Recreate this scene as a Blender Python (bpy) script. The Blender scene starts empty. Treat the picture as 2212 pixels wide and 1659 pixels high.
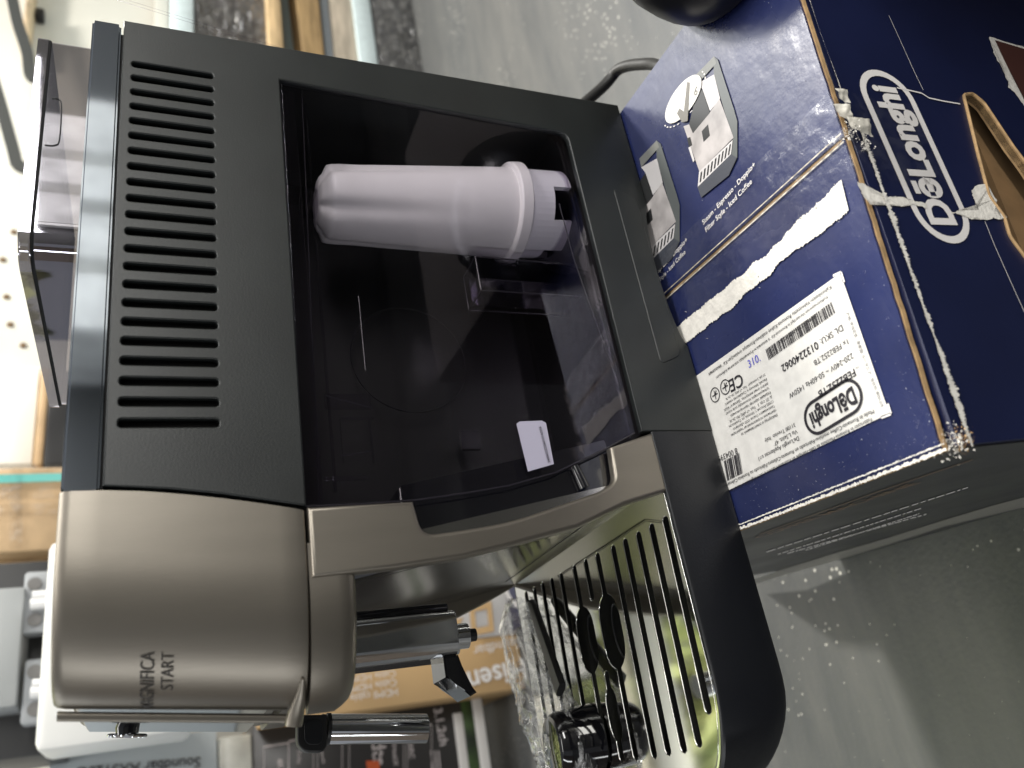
import bpy, bmesh, math, random
from mathutils import Vector, Matrix, noise
random.seed(7)
SC = bpy.context.scene
COL = SC.collection
R_ = math.radians

# ------------------------------------------------------------------ camera
CAM = Vector((-0.3889, -0.3426, 0.2813))
AX = [Vector((-0.1644, -0.3601, -0.9183)), Vector((-0.8919, 0.4519, -0.0175)), Vector((0.4213, 0.8162, -0.3954))]
FPX = 1792.93
cd = bpy.data.cameras.new('camera'); cam = bpy.data.objects.new('camera', cd); COL.objects.link(cam)
m = Matrix.Identity(4)
for i in range(3):
    m[i][0] = AX[0][i]; m[i][1] = -AX[1][i]; m[i][2] = -AX[2][i]; m[i][3] = CAM[i]
cam.matrix_world = m
cd.sensor_width = 36; cd.lens = 36 * FPX / 2212; cd.clip_start = 0.01; cd.clip_end = 100
cd.dof.use_dof = True; cd.dof.focus_distance = 0.44; cd.dof.aperture_fstop = 9.0
SC.camera = cam

# ------------------------------------------------------------------ light
W = bpy.data.worlds.new("World"); SC.world = W; W.use_nodes = True
bg = W.node_tree.nodes['Background']; bg.inputs[0].default_value = (0.92, 0.95, 1.0, 1); bg.inputs[1].default_value = 0.30
SC.view_settings.view_transform = 'Standard'; SC.view_settings.look = 'None'
SC.view_settings.exposure = -0.12; SC.view_settings.gamma = 1
def lamp(name, loc, target, power, size, size_y=None, color=(1, 1, 1)):
    l = bpy.data.lights.new(name, 'AREA'); l.energy = power; l.size = size; l.color = color
    if size_y: l.shape = 'RECTANGLE'; l.size_y = size_y
    o = bpy.data.objects.new(name, l); COL.objects.link(o); o.location = loc
    o.rotation_euler = (Vector(target) - Vector(loc)).to_track_quat('-Z', 'Y').to_euler()
    return o
lamp('key_lamp', (1.75, .62, 1.75), (-0.25, 0.1, 0), 80, 0.26, color=(1, .96, .88))
lamp('side_opening', (1.95, 1.05, 1.35), (0, 0, 0), 15, 1.3, 1.1, color=(.95, .97, 1))
lamp('ceiling_lamp', (0.3, -0.55, 1.8), (0.3, -0.45, 0), 16, 1.3, 0.5, color=(1, .97, .92))
lamp('door_daylight', (-1.7, 1.3, 1.2), (-0.3, 0.1, 0.2), 8, 1.0, 1.2, color=(.93, .97, 1))
lamp('glint_strip', (-1.7, -.75, .55), (-.3, 0, .2), 7, .12, 1.3, color=(.95, .98, 1))  # added strip light, no visible source, draws bright lines on the chrome
lamp('left_wash', (-.25, .45, 1.55), (-.2, 1.35, -.1), 9, .9, .3, color=(1, .98, .93))  # added fill that brightens the cartons at the back left
lamp('wall_wash', (0.6, .55, 1.85), (.6, 1.6, .2), 5, 1.6, .3, color=(1, .98, .93))
lamp('near_wash', (1.0, -.75, 1.75), (1.0, -1.7, .4), 45, 1.6, .3, color=(1, .98, .94))  # added fill that brightens the unseen near wall for reflections
lamp('near_lamp', (.62, -1.30, .62), (-.1, 0, .2), 15, 1.2, .22, color=(1, .985, .95))
lamp('garden_daylight', (-0.8, 1.75, 3.0), (-0.8, 3.0, 3.0), 380, 1.2, color=(1, .97, .85))

# ------------------------------------------------------------------ helpers
def P(u, v, ax, val):
    "point of the photograph (2212 px wide) carried onto the world plane axis = val"
    d = AX[0] * ((u - 1106) / FPX) + AX[1] * ((v - 829.5) / FPX) + AX[2]
    return CAM + d * ((val - CAM[ax]) / d[ax])
def PP(u, v, p0, n):
    d = AX[0] * ((u - 1106) / FPX) + AX[1] * ((v - 829.5) / FPX) + AX[2]
    return CAM + d * ((Vector(p0) - CAM).dot(n) / d.dot(n))

MATS = {}
def mat(name, col, rough=.5, metal=0., noise_amt=0., noise_scale=40., bump=0., bump_scale=200., spec=.5, coat=0., col2=None, stretch=None, rvar=0., coat_rough=.1):
    if name in MATS: return MATS[name]
    M = bpy.data.materials.new(name); M.use_nodes = True; nt = M.node_tree
    b = nt.nodes['Principled BSDF']
    b.inputs['Base Color'].default_value = (*col, 1); b.inputs['Roughness'].default_value = rough
    b.inputs['Metallic'].default_value = metal; b.inputs['Specular IOR Level'].default_value = spec
    b.inputs['Coat Weight'].default_value = coat; b.inputs['Coat Roughness'].default_value = coat_rough
    tc = nt.nodes.new('ShaderNodeTexCoord'); src = tc.outputs['Object']
    if stretch:
        mp = nt.nodes.new('ShaderNodeMapping'); mp.inputs['Scale'].default_value = stretch
        nt.links.new(src, mp.inputs['Vector']); src = mp.outputs['Vector']
    if noise_amt or col2:
        n = nt.nodes.new('ShaderNodeTexNoise'); n.inputs['Scale'].default_value = noise_scale; n.inputs['Detail'].default_value = 6
        nt.links.new(src, n.inputs['Vector'])
        r = nt.nodes.new('ShaderNodeValToRGB')
        c2 = col2 or tuple(min(1, c * (1 + noise_amt)) for c in col)
        c1 = col if col2 else tuple(c * (1 - noise_amt) for c in col)
        r.color_ramp.elements[0].color = (*c1, 1); r.color_ramp.elements[1].color = (*c2, 1)
        r.color_ramp.elements[0].position = .35; r.color_ramp.elements[1].position = .65
        nt.links.new(n.outputs['Fac'], r.inputs[0]); nt.links.new(r.outputs[0], b.inputs['Base Color'])
    if rvar:
        n3 = nt.nodes.new('ShaderNodeTexNoise'); n3.inputs['Scale'].default_value = noise_scale * .6; n3.inputs['Detail'].default_value = 5
        nt.links.new(src, n3.inputs['Vector'])
        mr = nt.nodes.new('ShaderNodeMapRange'); mr.inputs[1].default_value = .3; mr.inputs[2].default_value = .7
        mr.inputs[3].default_value = max(.02, rough - rvar); mr.inputs[4].default_value = rough + rvar
        nt.links.new(n3.outputs['Fac'], mr.inputs[0]); nt.links.new(mr.outputs[0], b.inputs['Roughness'])
    if bump:
        n2 = nt.nodes.new('ShaderNodeTexNoise'); n2.inputs['Scale'].default_value = bump_scale; n2.inputs['Detail'].default_value = 4
        nt.links.new(src, n2.inputs['Vector'])
        bp = nt.nodes.new('ShaderNodeBump'); bp.inputs['Strength'].default_value = bump; bp.inputs['Distance'].default_value = .001
        nt.links.new(n2.outputs['Fac'], bp.inputs['Height']); nt.links.new(bp.outputs[0], b.inputs['Normal'])
    MATS[name] = M
    return M
def clear(name, tint, gloss=.06, rough=.02, wrinkle=0., wscale=60., white=0.):
    "thin clear sheet: tinted see-through + glossy skin (+ a little white haze of creases)"
    if name in MATS: return MATS[name]
    M = bpy.data.materials.new(name); M.use_nodes = True; nt = M.node_tree
    for n in list(nt.nodes):
        if n.type != 'OUTPUT_MATERIAL': nt.nodes.remove(n)
    out = nt.nodes['Material Output']
    t = nt.nodes.new('ShaderNodeBsdfTransparent'); t.inputs[0].default_value = (*tint, 1)
    g = nt.nodes.new('ShaderNodeBsdfGlossy'); g.inputs['Roughness'].default_value = rough; g.inputs[0].default_value = (.90, .88, 1, 1) if 'smoky' in name else (1, 1, 1, 1)
    f = nt.nodes.new('ShaderNodeFresnel'); f.inputs[0].default_value = 1.45
    mx = nt.nodes.new('ShaderNodeMixShader')
    a = nt.nodes.new('ShaderNodeMath'); a.operation = 'ADD'; a.inputs[1].default_value = gloss - .04; a.use_clamp = True
    nt.links.new(f.outputs[0], a.inputs[0])
    ge = nt.nodes.new('ShaderNodeNewGeometry'); iv = nt.nodes.new('ShaderNodeMath'); iv.operation = 'SUBTRACT'; iv.inputs[0].default_value = 1; nt.links.new(ge.outputs['Backfacing'], iv.inputs[1])
    mm = nt.nodes.new('ShaderNodeMath'); mm.operation = 'MULTIPLY'; nt.links.new(a.outputs[0], mm.inputs[0]); nt.links.new(iv.outputs[0], mm.inputs[1]); nt.links.new(mm.outputs[0], mx.inputs[0])
    base = t.outputs[0]
    if white:
        tc = nt.nodes.new('ShaderNodeTexCoord'); n = nt.nodes.new('ShaderNodeTexNoise')
        n.inputs['Scale'].default_value = wscale; n.inputs['Detail'].default_value = 8; n.inputs['Roughness'].default_value = .7; n.inputs['Distortion'].default_value = 1.5
        nt.links.new(tc.outputs['Object'], n.inputs['Vector'])
        mr = nt.nodes.new('ShaderNodeMapRange'); mr.inputs[1].default_value = .45; mr.inputs[2].default_value = .75; mr.inputs[4].default_value = white
        nt.links.new(n.outputs['Fac'], mr.inputs[0])
        df = nt.nodes.new('ShaderNodeBsdfDiffuse'); df.inputs[0].default_value = (.8, .8, .8, 1)
        m0 = nt.nodes.new('ShaderNodeMixShader'); nt.links.new(mr.outputs[0], m0.inputs[0]); nt.links.new(t.outputs[0], m0.inputs[1]); nt.links.new(df.outputs[0], m0.inputs[2])
        base = m0.outputs[0]
    nt.links.new(base, mx.inputs[1]); nt.links.new(g.outputs[0], mx.inputs[2])
    if wrinkle:
        tc = nt.nodes.new('ShaderNodeTexCoord'); n = nt.nodes.new('ShaderNodeTexNoise'); n.inputs['Scale'].default_value = wscale; n.inputs['Detail'].default_value = 5
        nt.links.new(tc.outputs['Object'], n.inputs['Vector'])
        bp = nt.nodes.new('ShaderNodeBump'); bp.inputs['Strength'].default_value = wrinkle; bp.inputs['Distance'].default_value = .004
        nt.links.new(n.outputs['Fac'], bp.inputs['Height']); nt.links.new(bp.outputs[0], g.inputs['Normal']); nt.links.new(bp.outputs[0], f.inputs['Normal'])
    nt.links.new(mx.outputs[0], out.inputs[0])
    MATS[name] = M
    return M

def link(name, me, material, parent=None, smooth=True):
    me.name = name
    o = bpy.data.objects.new(name, me); COL.objects.link(o)
    if material and not me.materials: me.materials.append(material)
    if parent is not None:
        o.parent = parent
        if parent.type == 'EMPTY': o.location = -Vector(parent.location)
    if smooth:
        me.shade_smooth()
        if any(e for e in me.edges): me.set_sharp_from_angle(angle=R_(32))
    return o
def pydata(name, V, F, material, parent=None, smooth=True):
    me = bpy.data.meshes.new(name); me.from_pydata([tuple(v) for v in V], [], F); me.update()
    return link(name, me, material, parent, smooth)
def from_bm(name, bm, material, parent=None, smooth=True):
    bmesh.ops.recalc_face_normals(bm, faces=bm.faces)
    me = bpy.data.meshes.new(name); bm.to_mesh(me); bm.free(); return link(name, me, material, parent, smooth)
def add_box(bm, a, b, bevel=0, seg=2):
    x = [min(a[i], b[i]) for i in range(3)]; y = [max(a[i], b[i]) for i in range(3)]
    r = bmesh.ops.create_cube(bm, size=1)
    for v in r['verts']:
        v.co = Vector([(x[i] + y[i]) / 2 + v.co[i] * (y[i] - x[i]) for i in range(3)])
    if bevel:
        es = list({e for v in r['verts'] for e in v.link_edges})
        bmesh.ops.bevel(bm, geom=es, offset=bevel, segments=seg, affect='EDGES', profile=.5)
def box(name, a, b, material, parent=None, bevel=0, seg=2):
    bm = bmesh.new(); add_box(bm, a, b, bevel, seg); return from_bm(name, bm, material, parent)
def prism(name, base, top, material, parent=None, bevel=0):
    "solid between two matching outlines"
    n = len(base); bm = bmesh.new()
    A = [bm.verts.new(v) for v in base]; B = [bm.verts.new(v) for v in top]
    bm.faces.new(A[::-1]); bm.faces.new(B)
    for i in range(n): bm.faces.new((A[i], A[(i + 1) % n], B[(i + 1) % n], B[i]))
    if bevel:
        es = [e for e in bm.edges if (e.verts[0] in A) == (e.verts[1] in A)]
        bmesh.ops.bevel(bm, geom=es, offset=bevel, segments=3, affect='EDGES')
    return from_bm(name, bm, material, parent)
def frame(O, U, V):
    U = Vector(U).normalized(); V = Vector(V).normalized(); N = U.cross(V).normalized()
    return Matrix(((U[0], V[0], N[0], O[0]), (U[1], V[1], N[1], O[1]), (U[2], V[2], N[2], O[2]), (0, 0, 0, 1)))
def plate(name, outline, holes, thick, bevel, F, material, parent=None, seg=2):
    "flat sheet with holes; its front face lies in the frame's plane, thickness goes behind"
    cu = bpy.data.curves.new('tmp', 'CURVE'); cu.dimensions = '2D'; cu.fill_mode = 'BOTH'
    cu.extrude = max(1e-5, thick / 2 - bevel); cu.bevel_depth = bevel; cu.bevel_resolution = seg; cu.offset = -bevel
    for pts in [outline] + list(holes):
        s = cu.splines.new('POLY'); s.points.add(len(pts) - 1); s.use_cyclic_u = True
        for q, p in zip(s.points, pts): q.co = (p[0], p[1], 0, 1)
    o = bpy.data.objects.new('tmp', cu); COL.objects.link(o); bpy.context.view_layer.update()
    me = bpy.data.meshes.new_from_object(o.evaluated_get(bpy.context.evaluated_depsgraph_get()))
    bpy.data.objects.remove(o); bpy.data.curves.remove(cu)
    me.materials.clear()
    me.transform(F @ Matrix.Translation((0, 0, -thick / 2)))
    return link(name, me, material, parent)
def tube(name, pts, rad, material, parent=None, n=14, cap=True):
    pts = [Vector(p) for p in pts]; rr = rad if isinstance(rad, (list, tuple)) else [rad] * len(pts)
    V = []; F = []; up = Vector((.31, .22, .92)).normalized()
    for i, p in enumerate(pts):
        d = (pts[min(i + 1, len(pts) - 1)] - pts[max(i - 1, 0)]).normalized()
        a = d.cross(up).normalized(); b = d.cross(a)
        for k in range(n):
            t = 2 * math.pi * k / n; V.append(p + (a * math.cos(t) + b * math.sin(t)) * rr[i])
    for i in range(len(pts) - 1):
        for k in range(n): F.append((i * n + k, i * n + (k + 1) % n, (i + 1) * n + (k + 1) % n, (i + 1) * n + k))
    if cap: F.append(tuple(range(n))[::-1]); F.append(tuple(range((len(pts) - 1) * n, len(pts) * n)))
    bm = bmesh.new(); me = bpy.data.meshes.new('t'); me.from_pydata([tuple(v) for v in V], [], F); bm.from_mesh(me); bpy.data.meshes.remove(me)
    return from_bm(name, bm, material, parent)
def smooth_path(pts, k=8):
    pts = [Vector(p) for p in pts]; out = []
    for i in range(len(pts) - 1):
        p0 = pts[max(i - 1, 0)]; p1 = pts[i]; p2 = pts[i + 1]; p3 = pts[min(i + 2, len(pts) - 1)]
        for j in range(k):
            t = j / k
            out.append(.5 * ((2 * p1) + (p2 - p0) * t + (2 * p0 - 5 * p1 + 4 * p2 - p3) * t * t + (3 * p1 - p0 - 3 * p2 + p3) * t ** 3))
    return out + [pts[-1]]
def text_mesh(s, bold=0.):
    cu = bpy.data.curves.new('tmp', 'FONT'); cu.body = s; cu.size = 1; cu.offset = bold; cu.resolution_u = 3
    o = bpy.data.objects.new('tmp', cu); COL.objects.link(o); bpy.context.view_layer.update()
    me = bpy.data.meshes.new_from_object(o.evaluated_get(bpy.context.evaluated_depsgraph_get()))
    bpy.data.objects.remove(o); bpy.data.curves.remove(cu)
    me.materials.clear(); return me
class Print:
    "collects flat print on one plane: text, bars, polygons; build() links it as one mesh"
    def __init__(self, n, lift=.0003): self.n = Vector(n).normalized(); self.bm = bmesh.new(); self.lift = lift
    def text(self, s, p0, p1, bold=0., ratio=1., height=None):
        me = text_mesh(s, bold)
        if not me.vertices: return
        xs = [v.co.x for v in me.vertices]; x0, x1 = min(xs), max(xs)
        b = (p1 - p0); L = b.length; b.normalize(); up = self.n.cross(b); k = L / (x1 - x0); ky = k * ratio if height is None else height / .72
        for v in me.vertices:
            v.co = p0 + b * ((v.co.x - x0) * k) + up * (v.co.y * ky) + self.n * self.lift
        self.bm.from_mesh(me); bpy.data.meshes.remove(me)
    def poly(self, pts):
        try: self.bm.faces.new([self.bm.verts.new(Vector(p) + self.n * self.lift) for p in pts])
        except ValueError: pass
    def strip(self, A, B):
        a = [self.bm.verts.new(Vector(p) + self.n * self.lift) for p in A]; b = [self.bm.verts.new(Vector(p) + self.n * self.lift) for p in B]
        for i in range(len(a) - 1): self.bm.faces.new((a[i], a[i + 1], b[i + 1], b[i]))
    def ring(self, outer, inner):
        self.strip(list(outer) + [outer[0]], list(inner) + [inner[0]])
    def bars(self, p0, p1, up, h, seed=1, count=60):
        rnd = random.Random(seed); b = (p1 - p0); t = 0; w = [rnd.choice([1, 1, 2, 3]) for _ in range(count * 2)]; tot = sum(w)
        for i, q in enumerate(w):
            if i % 2 == 0:
                a = p0 + b * (t / tot); c = p0 + b * ((t + q) / tot); self.poly([a, c, c + up * h, a + up * h])
            t += q
    def build(self, name, material, parent=None):
        bmesh.ops.triangulate(self.bm, faces=[f for f in self.bm.faces if len(f.verts) > 4])
        me = bpy.data.meshes.new(name); self.bm.to_mesh(me); self.bm.free()
        o = link(name, me, material, parent, smooth=False)
        if name in ('carton_print', 'small_print', 'label_border', 'scuff_lines', 'paper_specks', 'scuff_flecks', 'label_print', 'icon_print', 'caption_print', 'seam_crease', 'swoosh_print', 'picture_stripes', 'carton_emblem', 'copper_print'): o['kind'] = 'stuff'
        return o
def tag(o, label=None, cat=None, group=None, kind=None):
    if label: o['label'] = label
    if cat: o['category'] = cat
    if group: o['group'] = group
    if kind: o['kind'] = kind
    return o
def thing(name, loc, label, cat, group=None):
    o = bpy.data.objects.new(name, None); COL.objects.link(o); o.location = loc; o.empty_display_size = .05
    return tag(o, label, cat, group)
def rounded(pts, r, k=6):
    "round the corners of a 2D outline; r single or per-corner"
    out = []; n = len(pts)
    for i in range(n):
        p = Vector(pts[i]); a = Vector(pts[i - 1]); b = Vector(pts[(i + 1) % n]); ri = r[i] if isinstance(r, (list, tuple)) else r
        if ri <= 0: out.append(tuple(p)); continue
        da = (a - p); db = (b - p); ri = min(ri, da.length * .49, db.length * .49)
        p1 = p + da.normalized() * ri; p2 = p + db.normalized() * ri
        for j in range(k + 1):
            t = j / k; out.append(tuple((1 - t) ** 2 * p1 + 2 * t * (1 - t) * p + t * t * p2))
    return out
def stadium(x0, x1, y0, y1, k=8):
    r = min(x1 - x0, y1 - y0) / 2; return rounded([(x0, y0), (x1, y0), (x1, y1), (x0, y1)], r * .98, k)
def torn(A, B, amp, seed=0, sub=6):
    "two edges of a torn strip, roughened"
    rnd = random.Random(seed)
    def rough(L):
        out = []
        for i in range(len(L) - 1):
            for j in range(sub):
                t = j / sub; p = L[i].lerp(L[i + 1], t); d = (L[i + 1] - L[i]).normalized()
                out.append(p + Vector((-d.y, d.x, 0)) * (rnd.uniform(-amp, amp) * .5 + amp * 1.6 * noise.noise(p * 110 + Vector((seed, 0, 0)))))
        return out + [L[-1]]
    def even(L, n=40):
        d = [0]
        for a, b in zip(L, L[1:]): d.append(d[-1] + (b - a).length)
        out = []
        for k in range(n + 1):
            s_ = d[-1] * k / n; i = max(1, next((i for i in range(1, len(d)) if d[i] >= s_ - 1e-9), len(d) - 1)); out.append(L[i - 1].lerp(L[i], (s_ - d[i - 1]) / (d[i] - d[i - 1])))
        return out
    return rough(even(A)), rough(even(B))

# ------------------------------------------------------------------ materials
m_dark = mat('satin_black_plastic', (.0115, .0138, .0138), .40, noise_amt=.15, noise_scale=25, bump=.05, bump_scale=900, rvar=.03)
m_tray = mat('satin_tray_plastic', (.0045, .0052, .0075), .36, bump=.08, bump_scale=900)
m_black = mat('black_plastic', (.006, .006, .007), .45)
m_void = mat('inner_black', (.002, .002, .002), .8)
m_gloss = mat('gloss_black', (.006, .006, .008), .05, coat=.5)
m_band = mat('mirror_dark_band', (.42, .46, .52), .05, metal=1.)
m_hop = clear('smoky_hopper_clear', (.50, .475, .47), .36, .03)
m_lid = clear('smoky_lid_clear', (.34, .33, .33), .30, .03)
m_silver = mat('bronze_silver_paint', (.238, .216, .183), .40, metal=.9, noise_amt=.05, noise_scale=60, bump=.03, bump_scale=1400, stretch=(1, 1, .15))
m_chrome = mat('chrome', (.80, .81, .83), .07, metal=1., rvar=.03, noise_scale=60)
m_steel = mat('polished_tray_steel', (.59, .585, .56), .06, metal=1.)
m_recess = mat('recess_steel', (.49, .48, .455), .17, metal=1.)
m_filter = mat('filter_white', (.80, .79, .785), .35)
m_filtcap = mat('filter_cap_white', (.74, .74, .78), .4)
m_tank = clear('smoky_clear_plastic', (.90, .885, .905), .045, .015)
m_tankrim = clear('smoky_clear_rim', (.86, .84, .88), .08, .08)
m_clear = clear('clear_tape', (.97, .97, .97), .03, .22, .18, 160, .03)
m_wrap = clear('clear_wrap', (.96, .96, .96), .06, .10, .5, 70, .80)
m_shrink = clear('shrink_wrap', (.93, .93, .93), .07, .16, .8, 30, .25)
m_blue_lit = mat('blue_printed_card_lit', (.016, .023, .085), .27, noise_amt=.15, noise_scale=18, bump=.30, bump_scale=90, rvar=.07, spec=.8)  # top flaps: lighter copy of the blue, sheen put into the colour
m_blue_shade = mat('blue_printed_card_shaded', (.007, .011, .045), .35, noise_amt=.12, noise_scale=14, bump=.12, bump_scale=70)  # darker copy of the blue, shade of upright faces put into the colour
m_paper = mat('torn_white_paper', (.76, .73, .67), .8, noise_amt=.08, noise_scale=150, bump=.6, bump_scale=300)
m_label = mat('white_label_paper', (.74, .725, .69), .42, noise_amt=.06, noise_scale=160, bump=.15, bump_scale=220)
m_ink = mat('black_ink', (.022, .02, .026), .5)
m_inkgrey = mat('grey_ink', (.10, .09, .10), .5)
m_inkblue = mat('blue_pen_ink', (.10, .10, .55), .5)
m_white = mat('white_print', (.76, .73, .71), .45)
m_card = mat('brown_corrugated_card', (.42, .27, .13), .8, noise_amt=.25, noise_scale=120, bump=.5, bump_scale=300)
m_shadecard = mat('shaded_brown_card', (.26, .155, .07), .8, noise_amt=.15, noise_scale=60)  # darker copy of the brown card, shade inside the hand hole in its colour
m_greycard = mat('grey_printed_side', (.040, .041, .044), .38, noise_amt=.1, noise_scale=20, rvar=.08)
m_wood = mat('pale_wood', (.62, .45, .25), .6, noise_amt=.2, noise_scale=12, stretch=(1, 8, 8))
m_ply = mat('weathered_board', (.46, .40, .32), .6, noise_amt=.25, noise_scale=9, stretch=(1, 6, 6))
m_foam = mat('pale_blue_foam', (.58, .68, .70), .7, noise_amt=.06, noise_scale=90)
m_wall = mat('white_van_panel', (.62, .60, .54), .4, noise_amt=.05, noise_scale=5, bump=.1, bump_scale=60)

# ------------------------------------------------------------------ setting
FL = -.36
def floor_tone():
    M = mat('painted_floor', (.25, .25, .23), .34); nt = M.node_tree; b = nt.nodes['Principled BSDF']
    tc = nt.nodes.new('ShaderNodeTexCoord')
    n1 = nt.nodes.new('ShaderNodeTexNoise'); n1.inputs['Scale'].default_value = 7; n1.inputs['Detail'].default_value = 7; n1.inputs['Roughness'].default_value = .65
    mp = nt.nodes.new('ShaderNodeMapping'); mp.inputs['Rotation'].default_value = (0, 0, .5); mp.inputs['Scale'].default_value = (.6, 2.6, 1)
    nt.links.new(tc.outputs['Object'], mp.inputs['Vector']); nt.links.new(mp.outputs[0], n1.inputs['Vector'])
    r1 = nt.nodes.new('ShaderNodeValToRGB'); r1.color_ramp.elements[0].position = .3; r1.color_ramp.elements[1].position = .72
    r1.color_ramp.elements[0].color = (.092, .097, .100, 1); r1.color_ramp.elements[1].color = (.150, .150, .144, 1)
    nt.links.new(n1.outputs[0], r1.inputs[0])
    v = nt.nodes.new('ShaderNodeTexVoronoi'); v.inputs['Scale'].default_value = 150; v.inputs['Randomness'].default_value = 1
    nt.links.new(tc.outputs['Object'], v.inputs['Vector'])
    n2 = nt.nodes.new('ShaderNodeTexNoise'); n2.inputs['Scale'].default_value = 6; nt.links.new(tc.outputs['Object'], n2.inputs['Vector'])
    # worn white flecks: only where cell centre is close and the large noise is high
    th = nt.nodes.new('ShaderNodeMapRange'); th.inputs[1].default_value = .40; th.inputs[2].default_value = .72; th.inputs[3].default_value = .05; th.inputs[4].default_value = .30
    nt.links.new(n2.outputs[0], th.inputs[0])
    sep = nt.nodes.new('ShaderNodeSeparateColor'); nt.links.new(v.outputs['Color'], sep.inputs[0])
    gt = nt.nodes.new('ShaderNodeMath'); gt.operation = 'GREATER_THAN'; gt.inputs[1].default_value = .72; nt.links.new(sep.outputs[0], gt.inputs[0])
    mu = nt.nodes.new('ShaderNodeMath'); mu.operation = 'MULTIPLY'; nt.links.new(th.outputs[0], mu.inputs[0]); nt.links.new(gt.outputs[0], mu.inputs[1])
    lt = nt.nodes.new('ShaderNodeMath'); lt.operation = 'LESS_THAN'; nt.links.new(v.outputs['Distance'], lt.inputs[0]); nt.links.new(mu.outputs[0], lt.inputs[1])
    mx = nt.nodes.new('ShaderNodeMix'); mx.data_type = 'RGBA'; mx.inputs[7].default_value = (.62, .60, .54, 1)
    nt.links.new(lt.outputs[0], mx.inputs[0]); nt.links.new(r1.outputs[0], mx.inputs[6]); nt.links.new(mx.outputs[2], b.inputs['Base Color'])
    n3 = nt.nodes.new('ShaderNodeTexNoise'); n3.inputs['Scale'].default_value = 210; n3.inputs['Detail'].default_value = 5; nt.links.new(tc.outputs['Object'], n3.inputs['Vector'])
    bp = nt.nodes.new('ShaderNodeBump'); bp.inputs['Strength'].default_value = .22; bp.inputs['Distance'].default_value = .002
    nt.links.new(n3.outputs[0], bp.inputs['Height']); nt.links.new(bp.outputs[0], b.inputs['Normal'])
    return M
tag(pydata('floor', [(-4, -3, FL), (3, -3, FL), (3, 4, FL), (-4, 4, FL)], [(0, 1, 2, 3)], floor_tone(), smooth=False), kind='structure')
WY = 1.62
tag(box('wall', (-1.0, WY, FL), (3, WY + .06, .74), m_wall), kind='structure')
tag(box('wall', (.10, WY + .002, .745), (3, WY + .06, 1.9), m_wall), kind='structure')
tag(box('wall', (2.6, -1.75, FL), (2.66, WY, 1.9), m_wall), kind='structure')
tag(box('wall', (-1.2, -1.82, FL), (2.6, -1.76, 1.9), mat('near_wall_grey', (.09, .092, .095), .6)), kind='structure')

tag(box('wall', (-1.96, -1.82, FL), (-1.90, .55, 1.5), mat('brown_reflection_wall', (.085, .068, .055), .6)), kind='structure')  # unseen dark wall added for the brown band mirrored in the bezel
# ------------------------------------------------------------------ coffee machine
MW = .214
CM = thing('coffee_machine', (-.15, .107, 0), 'black and bronze-silver bean-to-cup coffee machine standing on the blue box', 'coffee machine')
def y0(u, v): p = P(u, v, 1, 0); return (p.x, p.z)
FS = frame((0, 0, 0), (1, 0, 0), (0, 0, 1))           # side plane: local (x, z), front face towards the viewer
# seam between dark side and bronze bezel, from top to bottom
seam = [(-.2605, .2994), (-.2626, .275), (-.2655, .255), (-.2698, .233), (-.2718, .2225)]
slots = []
for i in range(22):
    xc = -.0318 - .0096 * i + (.0006 * math.sin(math.pi * i / 21))
    slots.append(rounded([(xc - .00195, .2555), (xc + .00195, .2555), (xc + .00195, .2948), (xc - .00195, .2948)], .0019, 5))
tank = [(-.0255, .2203), (-.0325, .0462), (-.2375, .0462)]
tank_hole = rounded([(-.0255, .2203), (-.0325, .0462), (-.24, .0462), (-.24, .05)], [.001, .006, 0, 0]) 
# side panel: one frame with the tank opening cut as an open notch towards the front
out = [(-.0015, .2994)] + seam + [(-.2718, .2212), (-.0262, .2212)] + rounded([(-.0262, .2212), (-.0332, .0455), (-.2383, .0455)], [0, .007, 0])[1:-1] + \
      [(-.2383, .0455), (-.2383, .0005), (-.186, .0005)] + [(-.186 + .100 * t, .0005 + .0062 * math.sin(math.pi * t) ** .6) for t in [i / 12 for i in range(1, 12)]] + [(-.086, .0005), (-.001, .0005)]
plate('side_panel', out, slots, .0042, .0007, FS, m_dark, CM)
# rear edge of the shell, rounded
box('rear_shell', (-.006, .0035, .0006), (.0, MW - .003, .2990), m_dark, CM, .003)
box('body_core', (-.262, .0050, .226), (-.007, MW - .004, .2988), m_void, CM)
box('body_core', (-.262, .11, .002), (-.007, MW - .004, .2255), m_void, CM)
box('body_core', (-.236, .006, .002), (-.007, .1098, .040), m_void, CM)
box('far_side_panel', (-.262, MW - .0038, .001), (-.0005, MW, .2990), m_dark, CM, .001)
# foot bump panel along the arch
arch = rounded([(-.192, .0075), (-.080, .0075), (-.074, .0225), (-.198, .0225)], .004)
plate('grip_pad', arch, [], .0032, .0005, frame((0, -.0005, 0), (1, 0, 0), (0, 0, 1)), m_dark, CM)
# top band: polished dark band
bandp = [(-.2618, .0015), (-.0036, .0015), (-.0036, MW - .0015), (-.2618, MW - .0015)]
prism('top_band', [(x, y, .3006) for x, y in bandp], [(x, y, .3142) for x, y in bandp], m_band, CM, .0011)
box('band_gap', (-.2605, .004, .2985), (-.008, MW - .004, .3010), m_void, CM)
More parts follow.
